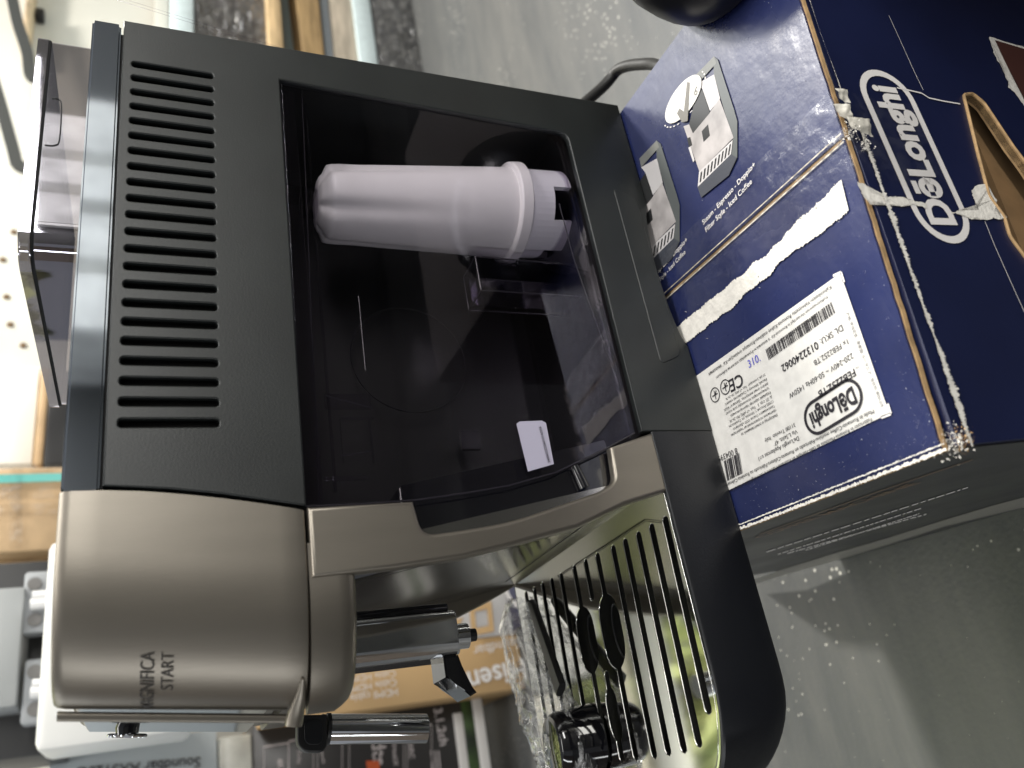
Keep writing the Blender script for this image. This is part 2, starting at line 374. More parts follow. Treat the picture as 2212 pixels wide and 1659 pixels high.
# hopper
hx0, hx1, hy0, hy1 = -.1372, -.0030, .0205, .196
hp = rounded([(hx1, hy0), (hx0, hy0), (hx0, hy1), (hx1, hy1)], [.002, .017, .017, .002], 10)
hop = prism('bean_hopper', [(x, y, .3140) for x, y in hp], [(x, y, .3345) for x, y in hp], m_hop, CM)
lp = rounded([(hx1 + .0005, hy0 - .0012), (hx0 - .0018, hy0 - .0012), (hx0 - .0018, hy1 + .001), (hx1 + .0005, hy1 + .001)], [.002, .018, .018, .002], 10)
lid = prism('hopper_lid', [(x, y, .3355) for x, y in lp], [(x, y, .3405) for x, y in lp], m_lid, CM, .0008)
gp = [(x, y, .3350) for x, y in hp]
tube('lid_gap_line', gp + [gp[0]], .0009, m_void, CM, 8, False)  # black tube drawn in for the shade in the gap under the lid
tube('hopper_foot', [(x, y, .3146) for x, y in hp] + [(hp[0][0], hp[0][1], .3146)], .0007, m_gloss, CM, 8, False)
hl = [P(112, 213, 1, hy0), P(128, 216, 1, hy0), P(133, 232, 1, hy0), P(129, 300, 1, hy0), P(120, 314, 1, hy0), P(97, 314, 1, hy0)]
tube('lid_latch', smooth_path([q + Vector((0, -.0002, 0)) for q in hl], 4), .00035, m_black, hop, 6)
# bezel: bronze-silver wrap with a rounded front corner
def wrap(x_rear, inset, x_front, r, ysym=True):
    a = [(x_rear, inset)]
    c = []
    for j in range(17):
        t = j / 16 * math.pi / 2
        c.append((x_front + r[0] - r[0] * math.sin(t), inset + r[1] - r[1] * math.cos(t)))
    st = .0105; b = [(x_front + st, r[1] + .0035)] + [(x + st, MW - y) for x, y in c][::-1]     # the front steps back behind its near rim
    return a + c + b + [(x_rear, MW - inset)]
bz = wrap(-.2632, 0, -.3480, (.054, .030))
def shear(pts, z, front_lean=0., rear=None):
    return [(x + (front_lean if x < -.29 else 0), y, z) for x, y in pts]
seamx = lambda z: -.2612 if z > .2994 else (-.2612 - .0116 * max(0, (.2994 - z) / .0775) ** 1.5)
def bezel():
    bm = bmesh.new(); zs = [.2222, .2228, .226, .233, .245, .255, .265, .275, .285, .2994, .3100, .3128, .3142, .3146]
    ins = [.0010, .0004, 0, 0, 0, 0, 0, 0, 0, 0, 0, .0004, .0014, .0030]
    rows = []
    for z, i in zip(zs, ins):
        pts = wrap(seamx(z) - .0012, i, -.3505 + i + .0125 * (z - .2222) / .0924, (.054, .030)); rows.append([bm.verts.new((x, y, z)) for x, y in pts])
    n = len(rows[0])
    for a, b in zip(rows, rows[1:]):
        for k in range(n - 1): bm.faces.new((a[k], a[k + 1], b[k + 1], b[k]))
    bm.faces.new(rows[0][::-1]); bm.faces.new(rows[-1])
    return from_bm('bezel', bm, m_silver, CM)
bez = bezel()
# raised rim running round the front glass and the glossy control panel
def arc_slice(x_front, r, t0, t1, inset, k=6):
    return [(x_front + r[0] - r[0] * math.sin(t), inset + r[1] - r[1] * math.cos(t)) for t in [t0 + (t1 - t0) * j / k for j in range(k + 1)]]
yr = .0285
rim = rounded([(-.3492, yr), (-.3520, yr + .0006), (-.3520, yr + .0030), (-.3480, yr + .0032)], .0007, 3)
prism('front_rim', [(x - .0026, y, .2290) for x, y in rim], [(x + .0094, y, .3128) for x, y in rim], m_silver, CM)
cpo = lambda x, z: [(x, yr + .001, z), (x + .001, .168, z), (x + .008, .168, z), (x + .008, yr + .001, z)]
prism('control_panel', cpo(-.3444, .231), cpo(-.3334, .310), m_gloss, CM, .0008)
dl = P(275, 1589, 1, .150)
ring = [dl + Vector((.0012 * math.sin(t), math.cos(t) * .0022, math.sin(t) * .0085)) for t in [k / 28 * 2 * math.pi for k in range(29)]]
sd_ = tube('steam_dial', [dl + Vector((.006, 0, 0)), dl + Vector((.0005, 0, 0))], [.0060, .0052], m_gloss, CM, 28)
tube('dial_ring', ring, .0009, m_chrome, sd_, 8, False)
# model name on the bezel
def wrapT(s, z, ulen, x_start, h):
    me = text_mesh(s, .003); xs = [v.co.x for v in me.vertices]; a, b = min(xs), max(xs); k = ulen / (b - a)
    # arc-length map of the bezel outline
    pl = [Vector((x, y)) for x, y in wrap(-.2632, 0, -.3480, (.054, .030))[:18]]
    # finer outline
    xf = -.3505 + .0125 * (z + h * .5 - .2222) / .0924
    fine = [Vector(q) for q in [(-.2632, 0)] + [(xf + .054 - .054 * math.sin(t), .030 - .030 * math.cos(t)) for t in [j / 120 * math.pi / 2 for j in range(121)]]]
    cum = [0]
    for i in range(1, len(fine)): cum.append(cum[-1] + (fine[i] - fine[i - 1]).length)
    s_end = next(cum[i] for i in range(1, len(fine)) if fine[i].x <= x_start)
    for v in me.vertices:
        s0 = s_end + (b - v.co.x) * k
        i = max(1, next((i for i in range(1, len(cum)) if cum[i] >= s0), len(cum) - 1))
        t = (s0 - cum[i - 1]) / (cum[i] - cum[i - 1]); q = fine[i - 1].lerp(fine[i], t); d = (fine[i] - fine[i - 1]).normalized(); nn = Vector((d.y, -d.x))
        if nn.y > 0 and abs(nn.x) < .01: nn = -nn
        if nn.x > 0: nn = -nn
        q = q + nn * .00045 + Vector((.0125 * (v.co.y * h / .72 - h * .5) / .0924, 0)) * min(1, max(0, (-.30 - q.x) / .03))
        v.co = Vector((q.x, q.y, z + v.co.y * h / .72))
    return me
lm = bmesh.new()
for s, z, x_end, L, h in (('MAGNIFICA', .2795, -.3245, .0270, .0052), ('START', .2728, -.3250, .0150, .0046)):
    me = wrapT(s, z, L, x_end, h); lm.from_mesh(me); bpy.data.meshes.remove(me)
me = bpy.data.meshes.new('lettering'); lm.to_mesh(me); lm.free()
link('lettering', me, mat('print_dark', (.035, .03, .025), .5), bez, smooth=False)
# chin under the bezel
def chin():
    bm = bmesh.new(); zs = [.2020, .2024, .2040, .2065, .2100, .2216]; ins = [.0045, .0022, .0006, 0, 0, 0]; rows = []
    for z, i in zip(zs, ins):
        pts = wrap(-.288, .0012 + i, -.3525 + i + .0045 * max(0, (.210 - z) / .008), (.050, .028)); rows.append([bm.verts.new((x, y, z - .002 * 0)) for x, y in pts])
    n = len(rows[0])
    for a, b in zip(rows, rows[1:]):
        for k in range(n - 1): bm.faces.new((a[k], a[k + 1], b[k + 1], b[k]))
    bm.faces.new(rows[0][::-1]); bm.faces.new(rows[-1])
    return from_bm('chin', bm, m_silver, CM)
chn = chin()
tube('wand_pivot_cover', smooth_path([P(655, 1466, 1, .012), P(650, 1500, 1, .018), P(642, 1530, 1, .022), P(637, 1550, 1, .024), P(634, 1568, 1, .025)], 3),
     [.0006, .0012, .0017, .0022, .0026, .0029, .0031, .0033, .0034, .0035, .0035, .0035, .0034], m_silver, CM, 16)
# lower side panel in front of the tank
lowpts = [(-.2726, .2208)]
notch = [(-.2718, .1740)] + rounded([(-.2718, .1740), (-.2875, .1715), (-.2865, .1560), (-.2838, .1290), (-.2700, .0770), (-.2652, .0680), (-.2480, .0668)], [0, .006, .002, .02, .004, .0045, 0], 6)[1:-1] + [(-.2470, .0665)]
low_front = [(-.2390, .0392), (-.2716, .0392), (-.2780, .0660), (-.2882, .0943), (-.2955, .1330), (-.2991, .1545), (-.3016, .185), (-.3030, .2208)]
# front edge of the panel turns inward along a rounded bevel
lowp = plate('lower_side_panel', lowpts + notch + low_front, [], .0065, .0020, FS, m_silver, CM, 4)
# recess wall leaning from the tray up to the head, with seams
def rec(z): return -.2665 - .0315 * ((z - .04) / .18) ** 1.0
prism('recess_wall', [(rec(.0385), .0062, .0385), (rec(.0385), MW - .001, .0385), (rec(.0385) + .006, MW - .001, .0385), (rec(.0385) + .006, .0062, .0385)],
      [(rec(.2030), .0062, .2030), (rec(.2030), MW - .001, .2030), (rec(.2030) + .006, MW - .001, .2030), (rec(.2030) + .006, .0062, .2030)], m_recess, CM)
def recp(y, z, d=.0006): return Vector((rec(z) - d, y, z))
for (ya, za, yb, zb) in ((.055, .060, .055, .200), (.055, .060, .180, .060), (.180, .060, .180, .2)):
    a, b = recp(ya, za), recp(yb, zb); w = Vector((0, .0006, 0)) if ya == yb else Vector((0, 0, .0006))
    pydata('panel_seam', [a - w, a + w, b + w, b - w], [(0, 1, 2, 3)], m_void, CM, False)
st = [recp(.014, .150), recp(.014, .200), recp(.045, .196), recp(.045, .155)]
sk = pydata('care_sticker', st, [(0, 1, 2, 3)], mat('sticker_grey', (.20, .21, .24), .25), CM, False)
st2 = [recp(.018, .154, .0009), recp(.018, .172, .0009), recp(.040, .172, .0009), recp(.040, .157, .0009)]
pydata('sticker_patch', st2, [(0, 1, 2, 3)], mat('sticker_white', (.62, .63, .62), .4, noise_amt=.4, noise_scale=700), sk, False)
st3 = [recp(.020, .180, .0009), recp(.020, .190, .0009), recp(.027, .192, .0009), recp(.036, .186, .0009), recp(.030, .178, .0009)]
pydata('sticker_icon', st3, [(0, 1, 2, 3, 4)], m_label, sk, False)
# far cheek of the recess
plate('far_cheek', [(-.262, .2218), (-.262, .001), (-.2665, .0385), (-.2780, .0660), (-.2882, .0943), (-.2955, .1330), (-.2991, .1545), (-.3030, .2218)], [], .005, .001, frame((0, MW - .0005, 0), (-1, 0, 0), (0, 0, 1)) @ Matrix.Diagonal((-1, 1, 1, 1)), m_silver, CM)
box('leak_blocker', (-.2655, .052, .040), (-.2600, .112, .2225), m_void, CM)  # unseen black box added to stop light leaking into the tank chamber
# spout
sx0, sx1 = -.3268, -.3035
sp = rounded([(sx0, .088), (sx1, .088), (sx1, .126), (sx0, .126)], [.010, .004, .004, .010], 7)
spo = prism('coffee_spout', [(x, y, .1305) for x, y in sp], [(x, y, .204) for x, y in sp], m_chrome, CM, .0006)
box('spout_back', (-.3038, .090, .1335), (-.2995, .123, .204), m_gloss, CM, .001)
for yy in (.098, .116):
    nz = tube('nozzle', [(-.3165, yy, .1310), (-.3165, yy, .1225)], .0068, m_chrome, CM, 20)
    tube('nozzle_tip', [(-.3165, yy, .1226), (-.3165, yy, .1175)], [.0036, .0034], m_black, nz, 14)
# lever that lifts the spout
lev = [(-.3265, .1385), (-.3265, .1300), (-.3385, .1275), (-.3465, .1225), (-.3480, .1262), (-.3400, .1335), (-.3370, .1385)]
prism('spout_lever', [(x, .094, z) for x, z in lev], [(x, .118, z) for x, z in lev], m_gloss, CM, .0008)
# steam wand
wp = lambda u, v: P(u, v, 1, .155)
wa, wb = wp(712, 1575), wp(920, 1574)
wd = tube('steam_wand', [wa, wa.lerp(wb, .5), wb], .0079, m_chrome, CM, 32)
wd.data.polygons[0].use_smooth = True
tube('wand_collar', [wa + (wa - wb) * .0, wa + (wa - wb) * .035], .0084, m_black, CM, 24)
tube('wand_collar', [wa + (wa - wb) * .05, wa + (wa - wb) * .085], .0078, m_black, CM, 24)
gpts = [wp(637, 1548), wp(700, 1548), wp(702, 1612), wp(692, 1628), wp(652, 1628), wp(637, 1610)]
g2 = rounded([(p.x, p.z) for p in gpts], [.001, .001, .002, .003, .003, .002], 5)
grip = plate('wand_grip', g2, [], .008, .0010, frame((0, .1462, 0), (1, 0, 0), (0, 0, 1)), m_black, CM, 3)
g3 = rounded([(p.x, p.z) for p in [wp(652, 1560), wp(690, 1560), wp(692, 1600), wp(684, 1612), wp(660, 1612), wp(652, 1602)]], .003, 4)
plate('grip_inlay', g3, [], .001, .0003, frame((0, .1456, 0), (1, 0, 0), (0, 0, 1)), m_tray, grip)
# water tank (clear smoky drawer)
tf = [P(u, v, 1, .0022) for u, v in [(1372, 934), (1310, 968), (1200, 1020), (1100, 1048), (1000, 1065), (900, 1079), (780, 1088), (664, 1093)]]
tf[-1].z = .2211
TK = plate('water_tank', rounded([(-.0266, .2211), (-.0336, .0460)], [.001, .004], 4) + [(p.x, p.z) for p in tf], [], .0020, .0003, frame((0, .0022, 0), (1, 0, 0), (0, 0, 1)), m_tank, CM)
m_edge = mat('clear_plastic_edge', (.022, .020, .026), .25)
tfn = [Vector((p.x, .0030, p.z)) for p in tf]
tube('tank_front_edge', tfn, .0005, m_edge, TK, 6)
# front strip of the lid flange and inner ribs
plate('tank_flange', [(-.0282, .2127), (-.0280, .2212), (-.2700, .2212), (-.2700, .2127)], [], .0012, .0002, frame((0, .0058, 0), (1, 0, 0), (0, 0, 1)), m_tankrim, TK)
prism('tank_floor', [(-.036, .006, .049), (-.240, .006, .049), (-.240, .1, .062), (-.036, .1, .062)], [(-.036, .006, .0505), (-.240, .006, .0505), (-.240, .1, .0635), (-.036, .1, .0635)], m_tankrim, TK)
box('tank_rib', (-.029, .012, .2050), (-.262, .0132, .2062), m_tankrim, TK)
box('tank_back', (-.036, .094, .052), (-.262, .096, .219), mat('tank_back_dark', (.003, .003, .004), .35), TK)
# valve box inside tank (clear): four thin walls
a, b = P(1015, 575, 1, .04), P(1240, 660, 1, .04)
vb = bmesh.new()
vx0, vx1, vz0, vz1 = b.x, a.x, b.z, a.z
add_box(vb, (vx0, .030, vz0), (vx0 + .001, .050, vz1)); add_box(vb, (vx1 - .001, .030, vz0), (vx1, .050, vz1))
add_box(vb, (vx0, .030, vz1 - .001), (vx1, .052, vz1)); add_box(vb, (vx0 + .002, .0495, vz0), (vx1 - .002, .050, vz1 - .002))
add_box(vb, (vx0 - .002, .042, vz1 - .010), (vx1 - .002, .062, vz1 - .004))
fc = from_bm('float_cage', vb, m_tankrim, TK)
C8 = [Vector((x, y, z)) for x in (vx0, vx1) for y in (.030, .052) for z in (vz0, vz1)]
for a_, b_ in ((0, 1), (4, 5), (2, 3), (6, 7), (1, 3), (5, 7), (1, 5), (3, 7)): tube('cage_edge', [C8[a_], C8[b_]], .00045, m_edge, fc, 6)
for px in ([(652, 196), (690, 1086)], [(1208, 440), (1240, 560), (1330, 815)], [(705, 855), (805, 882)], [(735, 985), (800, 975)], [(775, 640), (790, 800)]):
    tube('inner_edge', [P(u, v, 1, .0075) for u, v in px], .00030, m_edge, TK, 6)
# round boss moulded in the back wall
tube('tank_boss', [P(885, 775, 1, .085) + Vector((math.cos(t) * .036, 0, math.sin(t) * .036)) for t in [k / 40 * 2 * math.pi for k in range(41)]], .0005, mat('boss_edge', (.010, .010, .012), .3), TK, 6, False)
box('tank_clip', P(1000, 970, 1, .08), P(1030, 935, 1, .083), m_edge, TK)

# moulded window recess at front top of the tank
vb = bmesh.new()
for (u0, v0, u1, v1) in ((735, 905, 742, 1000), (735, 900, 808, 906), (800, 905, 806, 1000), (700, 1030, 800, 1036), (700, 850, 802, 884)):
    p, q = P(u0, v0, 1, .02), P(u1, v1, 1, .02); add_box(vb, (p.x, .020, p.z), (q.x, .0208, q.z))
from_bm('tank_moulding', vb, m_tankrim, TK)
# sticker on the tank (matrix code left out) with serial number
sy = .0010
sq = [P(u, v, 1, sy) for u, v in [(1115, 916), (1122, 911), (1170, 909), (1179, 914), (1196, 1003), (1140, 1019)]]
sl = pydata('serial_sticker', [q - Vector((0, .0003, 0)) for q in sq], [tuple(range(6))], mat('sticker_lilac', (.42, .40, .50), .4), TK, False)
pr = Print((0, -1, 0), .0005)
pr.text('2400622ZZ260121A0256', P(1188, 1000, 1, sy - .0004), P(1168, 922, 1, sy - .0004), .02)
pr.build('serial_print', m_ink, sl)
# grip behind the notch: black inner tank nose with tap knob
prism('tank_nose', [(-.240, .0075, .064), (-.2680, .0075, .064), (-.2680, .05, .064), (-.240, .05, .064)], [(-.262, .0075, .178), (-.2885, .0075, .178), (-.2885, .05, .178), (-.262, .05, .178)], m_gloss, TK, .001)
tube('tank_knob', [P(1240, 1008, 1, .006), P(1262, 1055, 1, .006)], [.0024, .0030], m_gloss, TK, 16)
# drip tray
def tray_out(ins):
    x0 = -.4120 + ins; r = .050
    pts = [(-.2386, ins)]
    for j in range(13):
        t = j / 12 * math.pi / 2; pts.append((x0 + r - r * math.sin(t) - 0, ins + r * .62 - r * .62 * math.cos(t)))
    far = [(x, MW - y) for x, y in pts][::-1]
    return pts + far
def tray():
    bm = bmesh.new(); prof = [(.0012, .0025), (.0006, .0008), (.003, 0), (.012, 0), (.0388, 0), (.0398, .0005), (.0401, .0012), (.0398, .0018), (.0375, .0021), (.012, .0023)]
    rows = []
    for z, i in prof:
        zz = lambda x, z=z: z + (.016 * max(0, (-.37 - x) / .042) ** 2 if z < .02 else 0)
        rows.append([bm.verts.new((x, y, zz(x) if z < .02 else z)) for x, y in tray_out(i)])
    n = len(rows[0])
    for a, b in zip(rows, rows[1:]):
        for k in range(n): bm.faces.new((a[k], a[(k + 1) % n], b[(k + 1) % n], b[k]))
    bm.faces.new(rows[0][::-1]); bm.faces.new(rows[-1])
    return from_bm('drip_tray', bm, m_tray, CM)
TR = tray()
rimo = tray_out(.0012); rimi = tray_out(.0022)
rb = bmesh.new()
A = [rb.verts.new((x, y, .0404)) for x, y in rimo[1:-1]]; B = [rb.verts.new((x, y, .0404)) for x, y in rimi[1:-1]]
for i in range(len(A) - 1): rb.faces.new((A[i], A[i + 1], B[i + 1], B[i]))
from_bm('tray_rim', rb, m_chrome, TR)
# perforated steel plate
def slot_out(y, xa, xb, w, bulges=()):
    "slot along x from xa (rear) to xb (front), optional wide oval between x1..x2"
    N = 90; up = []; lo = []
    for i in range(N + 1):
        x = xa + (xb - xa) * i / N; d = min(i, N - i) / N * abs(xb - xa); h = w * math.sqrt(max(0, 1 - max(0, 1 - d / w) ** 2)) if d < w else w
        for x1, x2, hw in bulges:
            if min(x1, x2) <= x <= max(x1, x2):
                t = (x - x1) / (x2 - x1); h = max(h, hw * max(0, 1 - abs(2 * t - 1) ** 3.6) ** .6)
        yy = y + .0045 * (xa - x) / .1 * .9
        up.append((x, yy - h)); lo.append((x, yy + h))
    return up + lo[::-1]
hw = .0026
SL = [(-.2829, -.3784, .0064 + .0008), (-.2823, -.3916, .0210), (-.2821, -.393, .0352), (-.2814, -.3929, .05), (-.2808, -.3932, .0643)]
holes = [slot_out(y, a, b, hw) for a, b, y in SL]
holes.append(slot_out(.0838, -.2796, -.3926, hw, [(-.3040, -.3450, .0120)]))
holes.append(slot_out(.0996, -.2791, -.3037, hw))
holes.append(slot_out(.1022, -.3440, -.3921, hw, [(-.3525, -.3820, .0066)]))
holes.append(slot_out(.1155, -.2782, -.3913, hw, [(-.3040, -.3425, .0116)]))
for a, b, y in ((-.2776, -.392, .1353), (-.2769, -.391, .1500), (-.2760, -.390, .1647), (-.2757, -.386, .1791), (-.2750, -.375, .1937)): holes.append(slot_out(y, a, b, hw))
po = [p for p in tray_out(.0026)]
po[0] = (-.2620, .0026); po[-1] = (-.2620, MW - .0026)
po = [(x, y) for x, y in po]
PL = plate('tray_grid', po, holes, .0012, .0004, frame((0, 0, .0402), (1, 0, 0), (0, 1, 0)), m_steel, TR, 2)
pydata('tray_basin', [(x, y, .0165) for x, y in tray_out(.004)], [tuple(range(len(tray_out(.004))))], m_void, TR, False)
for cx_, cy_, lx, ly in ((-.3245, .0868, .015, .0062), (-.3230, .1182, .014, .0062), (-.3675, .1035, .010, .0034)):
    ring = [(cx_ + lx * math.cos(t), cy_ + ly * math.sin(t), .0345) for t in [k / 30 * 2 * math.pi for k in range(31)]]
    tube('basin_ring', ring, .0006, m_black, TR, 6, False)
# mains cord
cord = [(.012, .10, .02), (.020, .06, .015), (.034, .035, .0), (.050, .03, -.03)]
cp = [P(1282, 228, 1, .05), P(1300, 190, 1, .045), P(1340, 148, 1, .03), P(1400, 138, 1, .0), P(1470, 140, 1, -.03)]
cord = [Vector((-.004, .075, .03)), Vector((.015, .06, .028))] + cp[1:] + [cp[-1] + Vector((.02, -.03, -.08))]
tube('power_cord', smooth_path(cord, 8), .0042, mat('cord_rubber', (.012, .012, .012), .5), CM, 14)

# ------------------------------------------------------------------ water filter inside the tank
WF = thing('water_filter', (-.079, .04, .06), 'white water filter cartridge standing inside the smoky clear tank', 'filter')
fy = .036
def lathe(name, prof, material, parent, n=40, flute=0):
    "prof: list of (point on axis, radius); axis may lean"
    V = []; F = []
    for i, (c, r) in enumerate(prof):
        c = Vector(c)
        for k in range(n):
            t = 2 * math.pi * k / n; rr = r
            if flute: rr = r * (1 - flute * max(0, min(1, .6 + i / 6.) * (1 - i / 15.)) * (.5 + .5 * math.cos(5 * (t - R_(228)))) ** 5)
            V.append(c + Vector((math.cos(t) * rr, math.sin(t) * rr, 0)))
    for i in range(len(prof) - 1):
        for k in range(n): F.append((i * n + k, i * n + (k + 1) % n, (i + 1) * n + (k + 1) % n, (i + 1) * n + k))
    F.append(tuple(range(n))[::-1]); F.append(tuple(range((len(prof) - 1) * n, len(prof) * n)))
    bm = bmesh.new(); me = bpy.data.meshes.new('t'); me.from_pydata([tuple(v) for v in V], [], F); bm.from_mesh(me); bpy.data.meshes.remove(me)
    return from_bm(name, bm, material, parent)
ft, fb = P(682, 440, 1, fy), P(1195, 465, 1, fy)
axis = lambda t: ft.lerp(fb, t)
wpx = lambda v0, v1, u: (P(u, v0, 1, fy) - P(u, v1, 1, fy)).length / 2
ra, rb_ = wpx(346, 506, 800) * .83, wpx(370, 553, 1080) * .82
rr_ = lambda t: ra + (rb_ - ra) * (t - .14) / .62
prof = [(axis(0), .0080), (axis(.001), .0110), (axis(.004), .0136), (axis(.010), .0156), (axis(.020), .0171), (axis(.034), ra * .95), (axis(.05), ra * .975), (axis(.08), ra * .99), (axis(.11), ra * .995), (axis(.15), ra)] + [(axis(t), rr_(t)) for t in (.2, .27, .34, .42, .5, .6, .7, .765)]
cart = lathe('cartridge', prof, m_filter, WF, 90, .24); cart.data.set_sharp_from_angle(angle=R_(75))
lathe('collar', [(axis(.762), rb_ * .99), (axis(.766), rb_ * 1.09), (axis(.772), rb_ * 1.12), (axis(.80), rb_ * 1.13), (axis(.812), rb_ * 1.13), (axis(.818), rb_ * 1.09), (axis(.82), rb_ * .95)], m_filter, WF, 48)
# castellated foot
def foot():
    bm = bmesh.new(); n = 48; ri, ro = rb_ * .87, rb_ * .99; top = axis(.815)
    def ringv(c, r): return [bm.verts.new(c + Vector((math.cos(2 * math.pi * k / n) * r, math.sin(2 * math.pi * k / n) * r, 0))) for k in range(n)]
    bots = [axis(1.0) if (k // 6) % 2 == 0 else axis(.92) for k in range(n)]
    to, ti = ringv(top, ro), ringv(top, ri)
    for k in range(n):
        c = bots[k]; a0, a1 = 2 * math.pi * k / n, 2 * math.pi * (k + 1) / n
        def v(r, a): return bm.verts.new(c + Vector((math.cos(a) * r, math.sin(a) * r, 0)))
        o0, o1, i0, i1 = v(ro, a0), v(ro, a1), v(ri, a0), v(ri, a1); k2 = (k + 1) % n
        for f in ((to[k], to[k2], o1, o0), (ti[k2], ti[k], i0, i1), (o0, o1, i1, i0), (to[k], o0, i0, ti[k]), (o1, to[k2], ti[k2], i1)): bm.faces.new(f)
    return from_bm('castellated_foot', bm, m_filtcap, WF)
foot()
tube('filter_pin', [axis(.86), axis(1.03)], .008, m_tankrim, WF, 20)
tube('filter_neck', [axis(-.05), axis(.002)], .0085, m_tankrim, WF, 20)

# ------------------------------------------------------------------ blue shipping box
ANG = -.0762
E_ = Vector((math.cos(ANG), math.sin(ANG), 0)); N_ = Vector((-math.sin(ANG), math.cos(ANG), 0)); Z_ = Vector((0, 0, 1))
BL, BS, BR, BF, BB = -.2931, -.1468, -.0069, -.1559, .285
def BX(a, b, z=0.): return E_ * a + N_ * b + Z_ * z
SB = thing('shipping_box', BX(BS, 0, FL), 'scuffed dark blue cardboard carton carrying the coffee machine, with torn white paper and clear tape', 'cardboard box')
def slab(name, a0, a1, b0, b1, z0, z1, material, parent, bevel=0):
    q = [(a0, b0), (a1, b0), (a1, b1), (a0, b1)]
    return prism(name, [BX(a, b, z0) for a, b in q], [BX(a, b, z1) for a, b in q], material, parent, bevel)
TH = .0045
def flap_top(name, a0, a1, bf0, bf1):
    "thick card flap, front edge wavy, printed skin on top of a brown corrugated core"
    nb = 24; pts = []
    rnd = random.Random(hash(name + str(a0)) % 99)
    front = [(a0 + (a1 - a0) * i / nb, bf0 + (bf1 - bf0) * i / nb + rnd.uniform(-.00022, .00022)) for i in range(nb + 1)]
    o = front + [(a1, BB), (a0, BB)]
    fl = prism(name, [BX(a, b, -.0016) for a, b in o], [BX(a, b, -.0004) for a, b in o], m_blue_lit, SB)
    o2 = [(a, b - .0006) for a, b in front] + [(a1, BB), (a0, BB)]
    prism('corrugated_core', [BX(a, b, -.0040) for a, b in o2], [BX(a, b, -.0018) for a, b in o2], m_card, fl)
    return fl
f1 = flap_top('top_flap', BS + .0009, BR, BF + .002, BF)
f2 = flap_top('top_flap', BL, BS - .0009, BF + .006, BF + .002)
seamfill = slab('seam_core', BS - .0012, BS + .0012, BF + .004, BB, -.0045, -.0012, m_card, SB)
# walls
fp0 = BX(0, BF + .0015, 0)   # front plane point
FN = -N_
FFm = frame(BX(0, BF + .0015, 0), E_, Z_)
def fr(u, v): return PP(u, v, fp0, FN)
def fr2(u, v): q = fr(u, v) - fp0; return (q.dot(E_), q.z)
hole_px = [(2080, 206), (2098, 203), (2125, 225), (2155, 270), (2185, 315), (2215, 355), (2262, 425), (2330, 560), (2340, 640), (2290, 640), (2215, 560), (2180, 512), (2168, 470), (2135, 425), (2110, 330)]
hole = rounded([fr2(*p) for p in hole_px], .002, 3)
TILT = .022
plate('front_wall', [(BL + .001, -.0052), (BL + TILT, FL + .001), (BR - .001, FL + .001), (BR - .001, -.0052)], [hole], .004, .0004, FFm, m_blue_shade, SB)
hx = [h[0] for h in hole]; hz = [h[1] for h in hole]
hr = Print(FN, .0004)
outer = [Vector(h) for h in hole]; cen = sum(outer, Vector((0, 0))) / len(outer)
# raw corrugated edge of the hand hole
cw = [fp0 + E_ * h.x + Z_ * h.y for h in outer]
edge = [p for p in cw]
V = [];F = []
for p in edge: V += [p - N_ * .0006, p + N_ * .0046]
n_ = len(edge)
for i in range(n_): F.append((2 * i, 2 * ((i + 1) % n_), 2 * ((i + 1) % n_) + 1, 2 * i + 1))
pydata('handle_edge', V, F, m_card, SB, True)
tube('handle_lip', [p - N_ * .0004 for p in edge + [edge[0]]], .0009, m_card, SB, 6, False)
slab('inner_flap', min(hx) - .02, max(hx) + .02, BF + .034, BF + .037, min(hz) - .02, max(hz) + .012, m_shadecard, SB)
slab('inner_flap', min(hx) - .02, max(hx) + .02, BF + .013, BF + .016, min(hz) - .03, (min(hz) + max(hz)) / 2 - .004, m_shadecard, SB)
# grey printed left wall, slightly squashed inwards at its foot
q0 = [BX(BL, BF + .004, -.004), BX(BL, BB, -.004), BX(BL + .004, BB, -.004), BX(BL + .004, BF + .004, -.004)]
q1 = [BX(BL + TILT, BF + .004, FL + .001), BX(BL + TILT, BB, FL + .001), BX(BL + TILT + .004, BB, FL + .001), BX(BL + TILT + .004, BF + .004, FL + .001)]
LW = prism('side_wall', q1, q0, m_greycard, SB)
slab('side_wall', BR - .004, BR, BF + .006, BB, FL + .001, -.0053, m_blue_shade, SB)
slab('back_wall', BL + TILT + .005, BR - .005, BB - .004, BB, FL + .001, -.0053, m_blue_shade, SB)
# left wall print: pale swoosh and lines of text
LNm = (q0[0] - q1[0]).cross(q0[1] - q0[0]).normalized()
if LNm.x > 0: LNm = -LNm
lp0 = q0[0]
def lw(u, v): return PP(u, v, lp0, LNm)
pr = Print(LNm, .0004)
sw = [([(1622, 1252), (1700, 1226), (1790, 1198), (1917, 1161), (2040, 1122), (2140, 1092), (2215, 1072)], [(1628, 1262), (1700, 1240), (1790, 1215), (1917, 1176), (2040, 1136), (2140, 1112), (2215, 1094)]),
      ([(1700, 1243), (1790, 1224), (1900, 1205), (2040, 1188), (2215, 1160)], [(1700, 1254), (1790, 1244), (1900, 1225), (2040, 1204), (2215, 1180)])]
for A, B in sw: pr.strip([lw(*p) for p in A], [lw(*p) for p in B])
pr.build('swoosh_print', mat('pale_print', (.26, .25, .225), .35), LW)
pr = Print(LNm, .0005)
for k, (a, b) in enumerate([((1655, 1190), (2090, 1050)), ((1680, 1195), (1990, 1095)), ((1700, 1193), (2000, 1108)), ((1740, 1186), (1985, 1107))]):
    rnd = random.Random(k); t = 0
    while t < 1:
        w = rnd.uniform(.015, .05); A = Vector(a).lerp(Vector(b), t); B = Vector(a).lerp(Vector(b), min(1, t + w)); o = Vector((.4, 2.0))
        pr.poly([lw(*A), lw(*B), lw(*(B + o)), lw(*(A + o))]); t += w + rnd.uniform(.006, .014)
